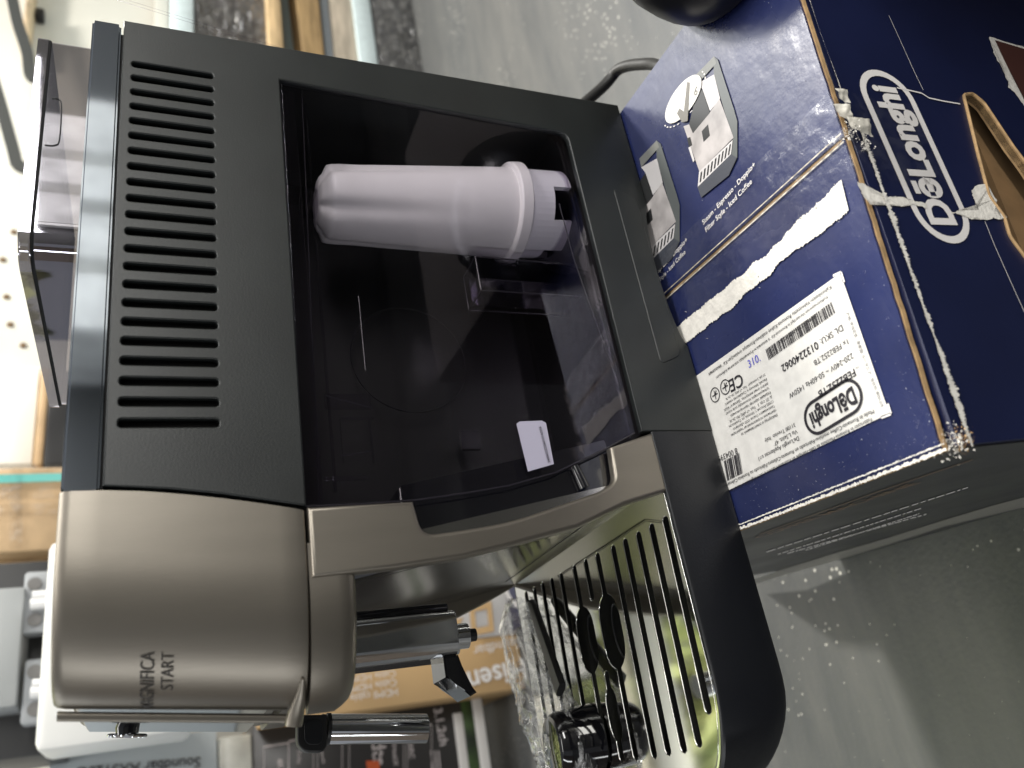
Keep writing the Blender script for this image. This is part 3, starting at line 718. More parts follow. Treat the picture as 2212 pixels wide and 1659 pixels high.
pr.build('small_print', m_white, LW)
pr = Print(LNm, .0005)
pr.text('COFFEE MACHINE', lw(1650, 1158), lw(1990, 1040), .01, height=.010)
pr.strip([lw(1640, 1152), lw(1900, 1058), lw(2100, 990)], [lw(1640, 1153.5), lw(1900, 1059.5), lw(2100, 991.5)])
pr.build('copper_print', mat('copper_print', (.20, .11, .06), .35), LW)
# logo on the front
def stad_pts(c, ex, ez, L, H, k=16):
    r = H / 2; s = L / 2 - r; o = []
    for j in range(k + 1): t = -math.pi / 2 + math.pi * j / k; o.append(c + ex * (s + r * math.cos(t)) + ez * (r * math.sin(t)))
    for j in range(k + 1): t = math.pi / 2 + math.pi * j / k; o.append(c + ex * (-s + r * math.cos(t)) + ez * (r * math.sin(t)))
    return o
pa, pb = fr(2060, 527), fr(1892, 152)
L = (pb - pa).length; ex = (pb - pa).normalized(); ez = Vector(FN).cross(ex); ez = ez if ez.z > 0 else -ez
Hh = abs((fr(1901, 296) - fr(2007.6, 289)).dot(ez))
c0 = (pa + pb) / 2
pr = Print(FN, .0004)
pr.ring(stad_pts(c0, ex, ez, L, Hh), stad_pts(c0, ex, ez, L - Hh * .21, Hh * .79))
pr.text('DēLonghi', c0 - ex * (L * .40) - ez * Hh * .20, c0 + ex * (L * .40) - ez * Hh * .20, .042, height=Hh * .47)
pr.build('front_logo', m_white, SB)
# torn white paper on front
def front_poly(px, name, lift=.0006):
    p_ = Print(FN, lift); pts = [fr(*q) for q in px]; rp = []
    rnd = random.Random(len(px))
    for i in range(len(pts)):
        a, b = pts[i], pts[(i + 1) % len(pts)]
        for j in range(12):
            q = a.lerp(b, j / 12); rp.append(q + E_ * (rnd.uniform(-.0004, .0004) + .0016 * noise.noise(q * 160)) + Z_ * (rnd.uniform(-.0004, .0004) + .0016 * noise.noise(q * 160 + Vector((9, 0, 0)))))
    p_.poly(rp); return p_.build(name, m_paper, SB)
c8 = lambda x, y: ((3132 + x / 2.0733) / 1.8228, (700 + y / 2.0733) / 1.8228)
front_poly([c8(*q) for q in [(495, 30), (565, 60), (600, 130), (700, 145), (790, 165), (880, 165), (960, 200), (1060, 215), (1060, 250), (960, 240), (880, 240), (800, 228), (700, 205), (600, 215), (560, 160)]], 'torn_paper')
front_poly([c8(*q) for q in [(1270, 300), (1380, 265), (1490, 270), (1440, 110), (1550, 45), (1600, 140), (1640, 200), (1590, 250), (1720, 320), (1650, 340), (1540, 345), (1420, 325), (1330, 315)]], 'torn_paper')
c7 = lambda x, y: ((3132 + x / 2.37) / 1.8228, (y / 2.37) / 1.8228)
rl = front_poly([c7(*q) for q in [(1795, 345), (2133, 450), (2133, 1010), (2090, 930), (1980, 830), (1950, 660), (1870, 570)]], 'torn_paper')
p_ = Print(FN, .0009); p_.poly([fr(*c7(*q)) for q in [(1850, 385), (2133, 470), (2133, 960), (2060, 800), (1960, 620)]]); p_.build('red_patch', mat('dark_red_print', (.07, .025, .02), .5), rl)
# crack lines on front
p_ = Print(FN, .0005)
def line(pr, pts, w):
    for a, b in zip(pts, pts[1:]):
        d = (b - a).normalized(); s = pr.n.cross(d) * w; pr.poly([a - s, a + s, b + s, b - s])
line(p_, [fr(*c7(*q)) for q in [(940, 825), (1040, 845), (1170, 875), (1240, 920), (1380, 950), (1530, 975)]], .0004)
line(p_, [fr(*c7(*q)) for q in [(865, 150), (970, 380), (1100, 670), (1185, 845)]], .00014)
line(p_, [fr(*c8(*q)) for q in [(1540, 360), (1620, 560), (1740, 830), (1866, 1110)]], .00018)
p_.build('scuff_lines', m_white, SB)
# frayed white edges: front edge crease and left edge
def fray(name, a, b, wid, n, seed, dropz=0., out_=Vector((0, 0, 0)), lift=.0004, slope=0., parent=None):
    rnd = random.Random(seed); V = []; F = []
    side = (b - a).normalized().cross(Z_).normalized()
    for i in range(n + 1):
        t = i / n; p = a.lerp(b, t); w1 = wid * rnd.uniform(.35, 1.3); w2 = wid * rnd.uniform(.1, .6)
        V += [p + side * w1 - Z_ * slope * w1 + Z_ * (lift + rnd.uniform(0, .0005)), p - side * w2 + Z_ * (lift + rnd.uniform(0, .0006)), ]
    for i in range(n): F.append((2 * i, 2 * i + 1, 2 * i + 3, 2 * i + 2))
    return pydata(name, V, F, m_paper, parent or SB, False)
fray('frayed_edge', BX(BL - .0003, BF + .003), BX(BL, .02), .0011, 220, 3, lift=.0001)
fray('frayed_edge', BX(BL + .0022, BF + .003), BX(BL + .0022, .02), .0005, 200, 8, lift=.0001)
def fray_front(z0, wid, seed, n=420, a0=BL, a1=BR):
    rnd = random.Random(seed); V = []; F = []
    for i in range(n + 1):
        a = a0 + (a1 - a0) * i / n; k = .55 + .9 * noise.noise(Vector((a * 28, seed, 0))) + .5 * noise.noise(Vector((a * 120, seed, 2)))
        p = BX(a, BF + .0008, z0 + .0008 * noise.noise(Vector((a * 30, seed, 5)))); w = wid * max(.05, k)
        V += [p + Z_ * w * rnd.uniform(.15, .6) - N_ * rnd.uniform(.0002, .0003), p - Z_ * w * rnd.uniform(.4, 1.1) - N_ * rnd.uniform(.0001, .0002)]
    for i in range(n): F.append((2 * i, 2 * i + 1, 2 * i + 3, 2 * i + 2))
    return pydata('frayed_edge', V, F, m_paper, SB, False)
fray_front(-.0115, .0036, 5, a1=BS + .012)
fray_front(-.0075, .0007, 6, a0=BS, a1=BR)
# corner clump near front-left corner and where the tapes meet
def clump(c, r, seed, n=46, flat=.5):
    n *= 4
    rnd = random.Random(seed); bm = bmesh.new()
    for i in range(n):
        o = Vector((rnd.gauss(0, 1), rnd.gauss(0, 1), rnd.gauss(0, 1) * flat)) * r * .5; s = r * rnd.uniform(.04, .15)
        q = [c + o + Vector((rnd.uniform(-1, 1), rnd.uniform(-1, 1), rnd.uniform(-.5, .5))) * s for _ in range(4)]
        bm.faces.new([bm.verts.new(p) for p in q[:3]]); bm.faces.new([bm.verts.new(p) for p in (q[1], q[2], q[3])])
    return from_bm('torn_fibres', bm, m_paper, SB, False)
clump(BX(BL + .003, BF + .003, -.005), .006, 1, 60)
cl = clump(BX(BL + .003, BF + .0018, -.007), .005, 4, 50); cl.data.materials[0] = m_card
clump(BX(BS + .002, BF + .001, -.003), .005, 2, 40)
clump(BX(BS - .004, BF, -.009), .005, 9, 30)
# tape: along the seam and down the front
def wavy(name, q, nx, ny, amp, material, seed, parent):
    V = []; F = []
    nrm = (q[1] - q[0]).cross(q[3] - q[0]).normalized()
    for i in range(nx + 1):
        for j in range(ny + 1):
            p = q[0].lerp(q[1], i / nx).lerp(q[3].lerp(q[2], i / nx), j / ny)
            V.append(p + nrm * amp * (noise.noise(p * 130 + Vector((seed, 0, 0))) + .5 * noise.noise(p * 420)))
    for i in range(nx):
        for j in range(ny): F.append((i * (ny + 1) + j, (i + 1) * (ny + 1) + j, (i + 1) * (ny + 1) + j + 1, i * (ny + 1) + j + 1))
    return pydata(name, V, F, material, parent)
wavy('seam_tape', [BX(BS - .022, BF, .0010), BX(BS + .024, BF, .0010), BX(BS + .024, .03, .0010), BX(BS - .022, .03, .0010)], 30, 60, .0005, m_clear, 2, SB)
wavy('seam_tape', [BX(BS + .026, BF - .0006, -.052), BX(BS - .028, BF - .0006, -.056), BX(BS - .022, BF - .0012, -.001), BX(BS + .024, BF - .0012, -.001)], 40, 40, .0010, clear('clear_tape_front', (.97, .97, .97), .045, .20, .25, 60, .035), 5, SB)
m_tapec = mat('yellowed_tape', (.60, .57, .50), .35, noise_amt=.2, noise_scale=200)
for i, (a, b, z, w, h, sd) in enumerate([(.0015, -.0030, -.001, .006, .013, 1), (.009, -.0012, .0014, .007, .007, 2), (-.012, -.0030, -.004, .008, .015, 3), (.019, -.0024, -.001, .005, .006, 5)]):
    o_ = BX(BS + a, BF + b, z); t_ = Vector((.3 * math.sin(i * 2.1), 0, 0))
    wavy('loose_tape', [o_, o_ + E_ * w + Z_ * .001, o_ + E_ * w * .8 - Z_ * h * .8 - N_ * .002, o_ - E_ * .002 - Z_ * h], 14, 18, .0016, m_tapec if i != 2 else m_clear, sd, SB)
def top(u, v): return P(u, v, 2, 0.)
# ridge of seam: slightly open card edges
pr = Print(Z_, .0004)
line(pr, [BX(BS - .0022, BF + .002), BX(BS - .002, .03)], .0004); line(pr, [BX(BS + .0022, BF + .002), BX(BS + .002, .03)], .0003)
pr.build('seam_crease', mat('crease_card', (.50, .45, .36), .6, noise_amt=.5, noise_scale=300), SB)
# torn strip on left flap
c5 = lambda x, y: ((2500 + x / 1.8433) / 1.8228, (700 + y / 1.8433) / 1.8228)
A = [top(*c5(*q)) for q in [(250, 1150), (290, 1110), (400, 1012), (530, 900), (660, 800), (850, 640), (1000, 515), (1150, 350), (1300, 205), (1400, 115), (1500, 12)]]
B = [top(*c5(*q)) for q in [(300, 1265), (340, 1222), (455, 1135), (560, 1062), (690, 955), (830, 815), (940, 740), (1030, 640), (1200, 500), (1290, 455), (1555, 235)]]
a_, b_ = torn(A, B, .0010, 3, 7)
pr = Print(Z_, .0003); pr.strip(a_, b_); pr.build('torn_paper', m_paper, f2)
rnd = random.Random(11); pr = Print(Z_, .0003)
for i in range(26):
    t = rnd.random(); k = rnd.choice([0, 1]); p = (a_ if k else b_)[int(t * (len(a_) - 1))] + Vector((rnd.gauss(0, .003), rnd.gauss(0, .003), 0)); s = rnd.uniform(.0003, .0012)
    pr.poly([p + Vector((rnd.uniform(-1, 1), rnd.uniform(-1, 1), 0)) * s for _ in range(3)])
pr.build('paper_specks', m_paper, f2)
c6 = lambda x, y: ((2300 + x / 2.011) / 1.8228, (y / 2.011) / 1.8228)
# shipping label
l1, l2 = top(1816, 590), top(1922, 893); ea = (l2 - l1); eb = top(1522, 800) - l1
lab = pydata('shipping_label', [l1 + Z_ * .0002, l2 + Z_ * .0002, top(1578, 1058) + Z_ * .0002 + N_ * .012, top(1521, 801) + Z_ * .0002 + N_ * .012], [(0, 1, 2, 3)], m_label, f2, False)
pr = Print(Z_, .0002)
for a, b, c in (((1800, 596), (1817, 588), (1824, 610)),):
    line(pr, [top(*a), top(*b), top(*c)], .0006)
line(pr, [top(1904, 902), top(1925, 894), top(1918, 872)], .0006)
pr.build('label_border', m_white, lab)
pk = Print(Z_, .0005)
T = lambda s, a, b, bold=0., r=1.: pk.text(s, top(*a), top(*b), bold, r)
T('FEB2252.TB', (1846, 796), (1768, 846), .012)
T('1x FEB2252.TB', (1831, 732), (1758.5, 780))
T('220-240V ~ 50-60Hz 1450W', (1842, 762), (1705, 851))
T('DL SKU:', (1819.5, 701), (1772, 733)); T('0132240062', (1766, 737), (1688.5, 790), .014)
T('TYPE', (1857, 789), (1849, 794))
T('2400622ZZ260121A0256', (1764.5, 677), (1682.5, 736.8))
up = N_.cross(Z_); upb = (top(1797, 652) - top(1806, 676)); 
pk.bars(top(1806, 676), top(1662, 778), upb.normalized(), upb.length, 3, 62)
T('Koffiezetapparaat-Vervaardigd in Roemenië-Кофе машинасы-Румынияда жасалған-Kaffemaskin', (1788, 638.5), (1548, 814))
T('Kahvinkeitin-Valmistettu Romania-Kahve makinası-Romanya üretimiştir-Кафемашина', (1795.7, 616), (1532, 806))
T('Fabbricato in Romania-Macchina da caffè-Fabriqué en Roumanie-Machine à café-Hergestellt in Rumänien-', (1883.5, 901.8), (1577, 1058))
T('Made in Romania-Coffee machine-Fabricado en Rumania-Cafetera-Fabricado na Romênia-Cafeteira', (1888, 884), (1569.5, 1044.7))
T("De'Longhi Appliances s.r.l", (1725.8, 942), (1639.4, 988)); T('Via L.Seitz, 47', (1722.8, 927), (1673.7, 954.5)); T('31100 Treviso  Italy', (1718, 913), (1652.8, 949.4))
for i, (s, L) in enumerate([('Импортер и отвественный за', .80), ('претензии потребителей на территории', 1.0), ('Таможенного Союза: ООО «Делонги»', .93), ('127055 Россия, г. Москва, ул. Сущёвская,', 1.0), ('д. 27, стр. 3   Тел. +7 (495) 781-26-76', .95),
                             ('Кедендік одақтар териториясында', .9), ('тұтынушыларға тасымалдау үшін жауап', .98), ('шілікті және импортер: "Делонги" ЖШК', 1.), ('Ресей, Мәскеу қ. Сущёвская көшесі,', .95), ('27-үй, 3-ғимарат  Тел. +7 (495) 781-26-76', .9)]):
    a = Vector((1680 - 2.9 * i, 893 - 9.6 * i)); b = Vector((1583 - 2.6 * i, 947 - 9.0 * i)); T(s, tuple(a), tuple(a.lerp(b, L)))
T('CE', (1603, 806), (1575, 822), .012)
for c, r in (((1568, 836), .0042), ((1546, 853), .0042)):
    q = top(*c); ri = [q + Vector((math.cos(t), math.sin(t), 0)) * r for t in [k / 24 * 2 * math.pi for k in range(24)]]
    pk.ring(ri, [q + (p - q) * .86 for p in ri]); line(pk, [q - E_ * r * .6, q + E_ * r * .6], .0003); line(pk, [q - N_ * r * .6, q + N_ * r * .6], .0003); line(pk, [q, q + (E_ - N_) * r * .45], .0003)
ub = top(1578, 1024) - top(1596, 975); 
pk.bars(top(1606, 1022), top(1571, 1040), (top(1598, 978) - top(1606, 1022)).normalized(), (top(1598, 978) - top(1606, 1022)).length, 8, 16)
T('8 004399', (1593, 967), (1552, 986))
T('产地: 罗马尼亚 - 原産国: ルーマニア   원산지: 루마니아', (1829, 677), (1905, 880))
pa, pb = top(1862, 840), top(1741, 917); L = (pb - pa).length; ex = (pb - pa).normalized(); ez = Z_.cross(ex); Hh = .0165; c0 = (pa + pb) / 2 
pk.ring(stad_pts(c0, ex, ez, L, Hh), stad_pts(c0, ex, ez, L - .0030, Hh - .0030))
pk.text('DēLonghi', c0 - ex * L * .39 - ez * Hh * .19, c0 + ex * L * .39 - ez * Hh * .19, .035, height=Hh * .47)
pk.build('label_print', m_ink, lab)
pr = Print(Z_, .0006); pr.text('310.', top(1620, 795), top(1645, 779), .0); pr.build('pen_note', m_inkblue, lab)
# printed pictures and captions on the right flap
pr = Print(Z_, .0003)
pr.text('Steam - Espresso - Doppio+', top(1520.3, 486), top(1633, 358), .008); pr.text('Filter Style - Iced Coffee', top(1526.5, 502), top(1626, 395), .008)
pr.text('Espresso - Doppio+', top(1420, 593), top(1486, 521), .008); pr.text('Style - Iced Coffee', top(1427, 608), top(1482, 547), .008)
# dashed ring round the tick badge
bc = top(*c6(788, 790)); bx = (top(*c6(870, 600)) - top(*c6(705, 980))) * .5; by = (top(*c6(905, 760)) - top(*c6(670, 820))) * .5
ringp = lambda k: [bc + bx * (k * math.cos(t)) + by * (k * math.sin(t)) for t in [j / 60 * 2 * math.pi for j in range(60)]]
r1, r2 = ringp(1.19), ringp(1.14)
for j in range(0, 60, 2):
    if 2 < j < 36: pr.poly([r1[j], r1[j + 1], r2[j + 1], r2[j]])
pr.build('caption_print', m_white, f1)
def picture(F, name, parent, tick):
    "flat printed picture of a machine; F maps crop pixels to photo pixels"
    cols = dict(grey=mat('picture_grey', (.10, .11, .11), .3), hood=mat('picture_hood', (.17, .175, .165), .3), silver=mat('picture_silver', (.40, .375, .37), .3, noise_amt=.25, noise_scale=55), lite=mat('picture_lite', (.56, .54, .54), .3), black=mat('picture_black', (.02, .021, .022), .3), base=mat('picture_base', (.055, .06, .075), .3))
    shapes = [('grey', [(1025, 445), (1060, 472), (1190, 870), (1215, 960), (1215, 1250), (1150, 1390), (930, 1565), (900, 1480), (1180, 1110), (1030, 590)]),
              ('hood', [(890, 590), (1030, 447), (1050, 500), (905, 660)]), ('lite', [(905, 660), (1032, 590), (1080, 780), (1000, 880), (940, 705)]),
              ('silver', [(835, 985), (865, 1057), (1000, 890), (1075, 780), (1187, 1090), (917, 1360), (790, 1000)]), ('black', [(880, 790), (940, 705), (1000, 895), (865, 1055), (835, 985)]),
              ('black', [(935, 1040), (985, 985), (1000, 1075), (950, 1125)]), ('black', [(820, 1095), (845, 1085), (860, 1150), (835, 1165)]), ('lite', [(830, 1170), (848, 1160), (880, 1270), (868, 1285)]),
              ('lite', [(915, 1360), (1182, 1108), (1168, 1222), (905, 1480)]), ('base', [(903, 1482), (1168, 1222), (1215, 1250), (1150, 1390), (932, 1565)])]
    root = None
    for i, (c, pts) in enumerate(shapes):
        p_ = Print(Z_, .0002 + .00003 * i); p_.poly([top(*F(*q)) for q in pts]); o = p_.build(name if i == 0 else 'picture_patch', cols[c], parent if i == 0 else root); root = root or o
    p_ = Print(Z_, .0006)
    for i in range(9):
        t = (i + .5) / 9; a = Vector((922, 1365)).lerp(Vector((1180, 1120)), t); b = Vector((912, 1465)).lerp(Vector((1162, 1225)), t); a2, b2 = a.lerp(b, .1), a.lerp(b, .9); w = Vector((6, -6))
        p_.poly([top(*F(*q)) for q in (a2 - w, a2 + w, b2 + w, b2 - w)])
    p_.build('picture_stripes', cols['black'], root)
    return root
pic = picture(c6, 'machine_picture', f1, True)
picture(lambda x, y: c6(440 + (x - 890) * .98, 1110 + (y - 445) * 1.0), 'machine_picture', f1, False)
p_ = Print(Z_, .0007); p_.poly(ringp(1.0)); bad = p_.build('tick_badge', m_label, f1)
p_ = Print(Z_, .0009)
for seg in ([(745, 900), (765, 860), (800, 885), (830, 960), (785, 970)], [(800, 885), (825, 650), (845, 655), (830, 960)]): p_.poly([top(*c6(*q)) for q in seg])
p_.text('6', top(*c6(880, 762)), top(*c6(905, 752)), .0)
p_.build('tick_print', mat('tick_grey', (.16, .15, .13), .4), bad)
# light flecks and scratches on the flaps
pr = Print(Z_, .0003); rnd = random.Random(5)
for i in range(520):
    a = rnd.uniform(BL + .003, BR - .003); b = rnd.uniform(BF + .004, -.002); s = rnd.uniform(.0001, .0004)
    if i % 3 == 0: a = BL + .003 + abs(rnd.gauss(0, .010)); s *= 1.3
    elif i % 3 == 1: b = BF + .005 + abs(rnd.gauss(0, .010)); s *= 1.3
    p = BX(a, b)
    pr.poly([p + Vector((rnd.uniform(-1, 1), rnd.uniform(-1, 1), 0)) * s for _ in range(3)])
pr.build('scuff_flecks', mat('scuff_grey', (.35, .36, .42), .6), SB)

# ------------------------------------------------------------------ scoop in its bag on the tray
ZT = .0406
SCP = thing('coffee_scoop', (-.385, .14, ZT), 'black plastic coffee scoop in a clear bag lying on the steel drip grid', 'scoop')
sc = P(1246, 1602, 2, ZT + .012); sc.z = ZT
bm = bmesh.new()
prof = [(.0196, .0002), (.0205, .0006), (.0204, .004), (.0196, .016), (.0188, .027), (.0180, .0315), (.0165, .0340), (.0140, .0352), (.0005, .0356)]
V = []; F = []; n = 40
for r, h in prof:
    for k in range(n): t = 2 * math.pi * k / n; V.append((sc.x + math.cos(t) * r * .95, sc.y + math.sin(t) * r * .80, ZT + .0004 + h * .8))
for i in range(len(prof) - 1):
    for k in range(n): F.append((i * n + k, i * n + (k + 1) % n, (i + 1) * n + (k + 1) % n, (i + 1) * n + k))
F.append(tuple(range(n))[::-1]); F.append(tuple(range((len(prof) - 1) * n, len(prof) * n)))
me = bpy.data.meshes.new('t'); me.from_pydata(V, [], F); bm.from_mesh(me); bpy.data.meshes.remove(me)
from_bm('scoop_bowl', bm, m_gloss, SCP)
h0 = P(1148, 1300, 2, ZT + .008); h1 = P(1212, 1490, 2, ZT + .020)
hd = (h1 - h0); sd = hd.cross(Z_).normalized()
hb = bmesh.new(); rows = []
for i in range(13):
    t = i / 12; p = h0.lerp(h1, t); w = .0042 + .0012 * t if 0 < i else .0022; th = .0026
    rows.append([hb.verts.new(p + sd * w * a + Z_ * th * b) for a, b in ((-1, 0), (-.8, .8), (0, 1), (.8, .8), (1, 0), (.8, -.8), (0, -1), (-.8, -.8))])
for a, b in zip(rows, rows[1:]):
    for k in range(8): hb.faces.new((a[k], a[(k + 1) % 8], b[(k + 1) % 8], b[k]))
hb.faces.new(rows[0][::-1]); hb.faces.new(rows[-1])
from_bm('scoop_handle', hb, m_black, SCP)
def bag():
    bm = bmesh.new(); path = [P(1125, 1300, 2, ZT + .006), P(1116, 1350, 2, ZT + .009), P(1138, 1430, 2, ZT + .012), P(1168, 1500, 2, ZT + .015), P(1192, 1560, 2, ZT + .016), P(1212, 1610, 2, ZT + .016), P(1228, 1665, 2, ZT + .014), P(1240, 1700, 2, ZT + .011)]
    pts = smooth_path(path, 12); rad = [.006, .012, .0155, .019, .0235, .0250, .0245, .018]; n = 110; rows = []; N = len(pts)
    for i, p in enumerate(pts):
        t = i / (N - 1) * (len(rad) - 1); k = min(int(t), len(rad) - 2); r = rad[k] + (rad[k + 1] - rad[k]) * (t - k)
        d = (pts[min(i + 1, N - 1)] - pts[max(i - 1, 0)]).normalized(); s = d.cross(Z_).normalized(); row = []
        for j in range(n):
            a = 2 * math.pi * j / n; c, sn = math.cos(a), math.sin(a); q = p + s * c * r + Z_ * sn * r * (.46 if t > 3.6 else .62)
            w = Vector((c * 2.2, sn * 2.2, i * .055)); f = (.5 - abs(noise.noise(w * 1.6))) * .006 + (.4 - abs(noise.noise(Vector((c * 6, sn * 6, i * .11 + 4))))) * .0045 + noise.noise(Vector((c * 14, sn * 14, i * .3))) * .0010
            q = q + (q - p).normalized() * f
            q.z = max(q.z, ZT + .0006 + .0004 * noise.noise(q * 300)); row.append(bm.verts.new(q))
        rows.append(row)
    for a, b in zip(rows, rows[1:]):
        for k in range(n): bm.faces.new((a[k], a[(k + 1) % n], b[(k + 1) % n], b[k]))
    o = from_bm('plastic_bag', bm, m_wrap)
    o.data.set_sharp_from_angle(angle=R_(180))
    return tag(o, 'crumpled clear plastic bag wrapped round the black scoop on the drip grid', 'plastic bag')
bag()

# ------------------------------------------------------------------ glossy black bowl and the carton beside the box
tag(box('plain_carton', (.006, -.42, FL + .0125), (.33, -.100, -.0005), mat('dark_carton', (.05, .04, .032), .7), None, .003), 'plain dark carton standing beside the blue carton, out of the frame', 'cardboard box')
bc = P(1532, -222, 2, .012)
prof = [(.058, .0008), (.0625, .002), (.0638, .006), (.0640, .012), (.0630, .020), (.0600, .032), (.054, .045), (.045, .056), (.033, .064), (.018, .068), (.0005, .069)]
V = []; F = []; n = 64
for r, z in prof:
    for k in range(n): t = 2 * math.pi * k / n; V.append((bc.x + math.cos(t) * r, bc.y + math.sin(t) * r, z))
for i in range(len(prof) - 1):
    for k in range(n): F.append((i * n + k, i * n + (k + 1) % n, (i + 1) * n + (k + 1) % n, (i + 1) * n + k))
tag(pydata('black_bowl', V, F, mat('bowl_black', (.006, .006, .008), .30)), 'glossy black upturned bowl on the edge of the blue carton, cut off by the frame', 'bowl')

# ------------------------------------------------------------------ things behind, on the right
YB = 1.17
def zs(u, v=60, Y=YB): return P(u, v, 1, Y).z
def stack(name, u0, u1, material, label, cat, x0, x1, Y=YB, depth=.4, lay=None, v=60):
    o = box(name, (x0, Y, zs(u1, v, Y)), (x1, Y + depth, zs(u0, v, Y) - .001), material, None, .004)
    return tag(o, label, cat)
m_pack = mat('dark_pack', (.045, .045, .048), .5, noise_amt=.3, noise_scale=14)
stack('wrapped_package', 808, 906, m_pack, 'dark flat package in shiny shrink wrap at the bottom of the rear stack', 'package', .5, 2.3)
wr = wavy('shrink_film', [Vector((.5, YB - .006, FL + .004)), Vector((2.3, YB - .006, FL + .004)), Vector((2.3, YB - .006, zs(810))), Vector((.5, YB - .006, zs(810)))], 160, 16, .010, m_shrink, 9, None)
tag(wr, 'loose creased shrink film stretched over the bottom dark package', 'plastic film')
stack('foam_strip', 768, 807, m_foam, 'pale blue foam board lying on the shrink-wrapped dark package', 'foam board', .5, 2.3)
stack('wood_board', 716, 767, m_ply, 'worn beige board lying on top of the pale blue foam', 'board', .5, 2.3, Y=YB + .01)
stack('grey_board', 696, 715, mat('greyblue_board', (.30, .34, .38), .5), 'thin grey-blue board between the worn beige board and the wood plank', 'board', .5, 2.3, Y=YB + .02)
pl = prism('wood_plank', [(x, y, zs(695)) for x, y in ((.5, YB), (2.3, YB), (2.3, YB + .3), (.5, YB + .3))], [(x, y, zs(664) + (.05 if x > 1 else -.01)) for x, y in ((.5, YB), (2.3, YB), (2.3, YB + .3), (.5, YB + .3))], mat('brown_wood', (.34, .23, .11), .6, noise_amt=.25, noise_scale=10, stretch=(1, 8, 8)), None, .003)
tag(pl, 'brown wooden plank lying under the white crate in the rear stack', 'plank')
wc = thing('white_crate', (1.4, YB + .2, zs(662)), 'white crate with a grey-green window behind the machine, under the pale wood batten', 'crate')
box('crate_body', (.5, YB + .10, zs(663)), (1.32, YB + .4, zs(611)), mat('crate_white', (.70, .72, .74), .5), wc, .004)
box('crate_window', (1.322, YB + .09, zs(661)), (2.3, YB + .4, zs(611)), mat('grey_green', (.20, .25, .25), .35), wc, .004)
box('crate_frame', (1.300, YB + .078, zs(662)), (1.345, YB + .088, zs(612)), m_black, wc, .002)
stack('wood_batten', 578, 610, m_wood, 'pale yellow wooden batten lying across the rear stack', 'batten', .5, 2.3, Y=YB - .01)
dk = stack('dark_appliance', 420, 577, mat('brown_black', (.05, .045, .045), .4, noise_amt=.4, noise_scale=8), 'dark brown-black appliance wrapped in clear film above the pale batten', 'appliance', .5, 2.3, Y=YB + .02)
wr = wavy('clear_film', [Vector((.5, YB + .008, zs(577))), Vector((2.3, YB + .008, zs(577))), Vector((2.3, YB + .008, zs(400))), Vector((.5, YB + .008, zs(400)))], 90, 26, .014, m_shrink, 4, None)
tag(wr, 'crinkled clear film over the dark appliance near the white wall', 'plastic film')
stack('foam_strip', 370, 419, m_foam, 'pale blue foam board on top of the dark wrapped appliance', 'foam board', .5, 2.3)
# wall fittings, upper right
def wy(u, v): return P(u, v, 1, WY - .004)
tag(box('wall_rail', (.2, WY - .05, P(366, 30, 1, WY).z), (2.5, WY, P(334, 30, 1, WY).z), m_wall, None, .006), 'white horizontal rail along the van wall above the stack', 'rail')
p, q = P(76, 40, 1, WY - .02), P(97, 24, 1, WY - .02)
tag(box('wall_latch', (p.x, WY - .03, q.z), (q.x, WY - .001, p.z), m_black, None, .004), 'small black latch plate screwed to the white wall', 'latch')
def strap(px, label, w=.028):
    pts = smooth_path([P(u, v, 1, WY - .12) for u, v in px], 6); V = []; F = []
    for i, p in enumerate(pts):
        d = (pts[min(i + 1, len(pts) - 1)] - pts[max(i - 1, 0)]).normalized(); s = d.cross(Vector((0, 1, 0))).normalized() * w / 2
        V += [p - s, p + s, p + s + Vector((0, .012, 0)), p - s + Vector((0, .012, 0))]
    for i in range(len(pts) - 1):
        for k in range(4): F.append((4 * i + k, 4 * i + (k + 1) % 4, 4 * i + 4 + (k + 1) % 4, 4 * i + 4 + k))
    tag(pydata('shelf_bracket', V, F, mat('bracket_black', (.035, .037, .035), .5), None, False), label, 'bracket', 'black shelf brackets on the van wall')
strap([(20, -40), (36, 40), (58, 110), (66, 160), (95, 168)], 'black bent shelf bracket nearest the wall latch')
strap([(-30, 120), (0, 220), (28, 320), (38, 352), (70, 366)], 'black bent shelf bracket at the frame edge, farther from the latch')
# narrow wooden post at the frame edge
a, b = P(40, -20, 1, WY - .1), P(22, 300, 1, WY - .1)
tag(box('wall_post', (P(0, 60, 1, WY - .1).x - .02, WY - .07, P(62, 30, 1, WY - .1).z), (2.4, WY - .002, P(46, 30, 1, WY - .1).z), mat('beige_post', (.55, .42, .27), .6, noise_amt=.1), None, .004), 'beige wooden batten fixed high on the white wall', 'batten')
# rust spots / screws on wall
rs = bmesh.new()
for u, v in [(12, 835), (38, 875), (14, 640), (6, 560), (22, 700), (50, 745), (30, 500)]:
    p = P(u, v, 1, WY - .003); bmesh.ops.create_cone(rs, cap_ends=True, segments=10, radius1=.008, radius2=.005, depth=.006, matrix=Matrix.Translation(p) @ Matrix.Rotation(R_(90), 4, 'X'))
o = from_bm('wall_rivets', rs, mat('rust', (.16, .10, .05), .7)); tag(o, kind='stuff')

# ------------------------------------------------------------------ things behind, on the left
def rect(name, u0, v0, u1, v1, Y, depth, material, parent=None, bevel=.004, zfloor=False, flip=False):
    "box whose front spans the given part of the view at distance Y"
    um, vm = (u0 + u1) / 2, (v0 + v1) / 2
    z1, z0 = P(u0, vm, 1, Y).z, P(u1, vm, 1, Y).z; x1, x0 = P(um, v0, 1, Y).x, P(um, v1, 1, Y).x
    if zfloor: z0 = FL + .001
    return box(name, (x0, Y, z0), (x1, Y + depth, z1), material, parent, bevel)
m_cardb = mat('brown_box_card', (.52, .36, .20), .55, noise_amt=.1, noise_scale=20)
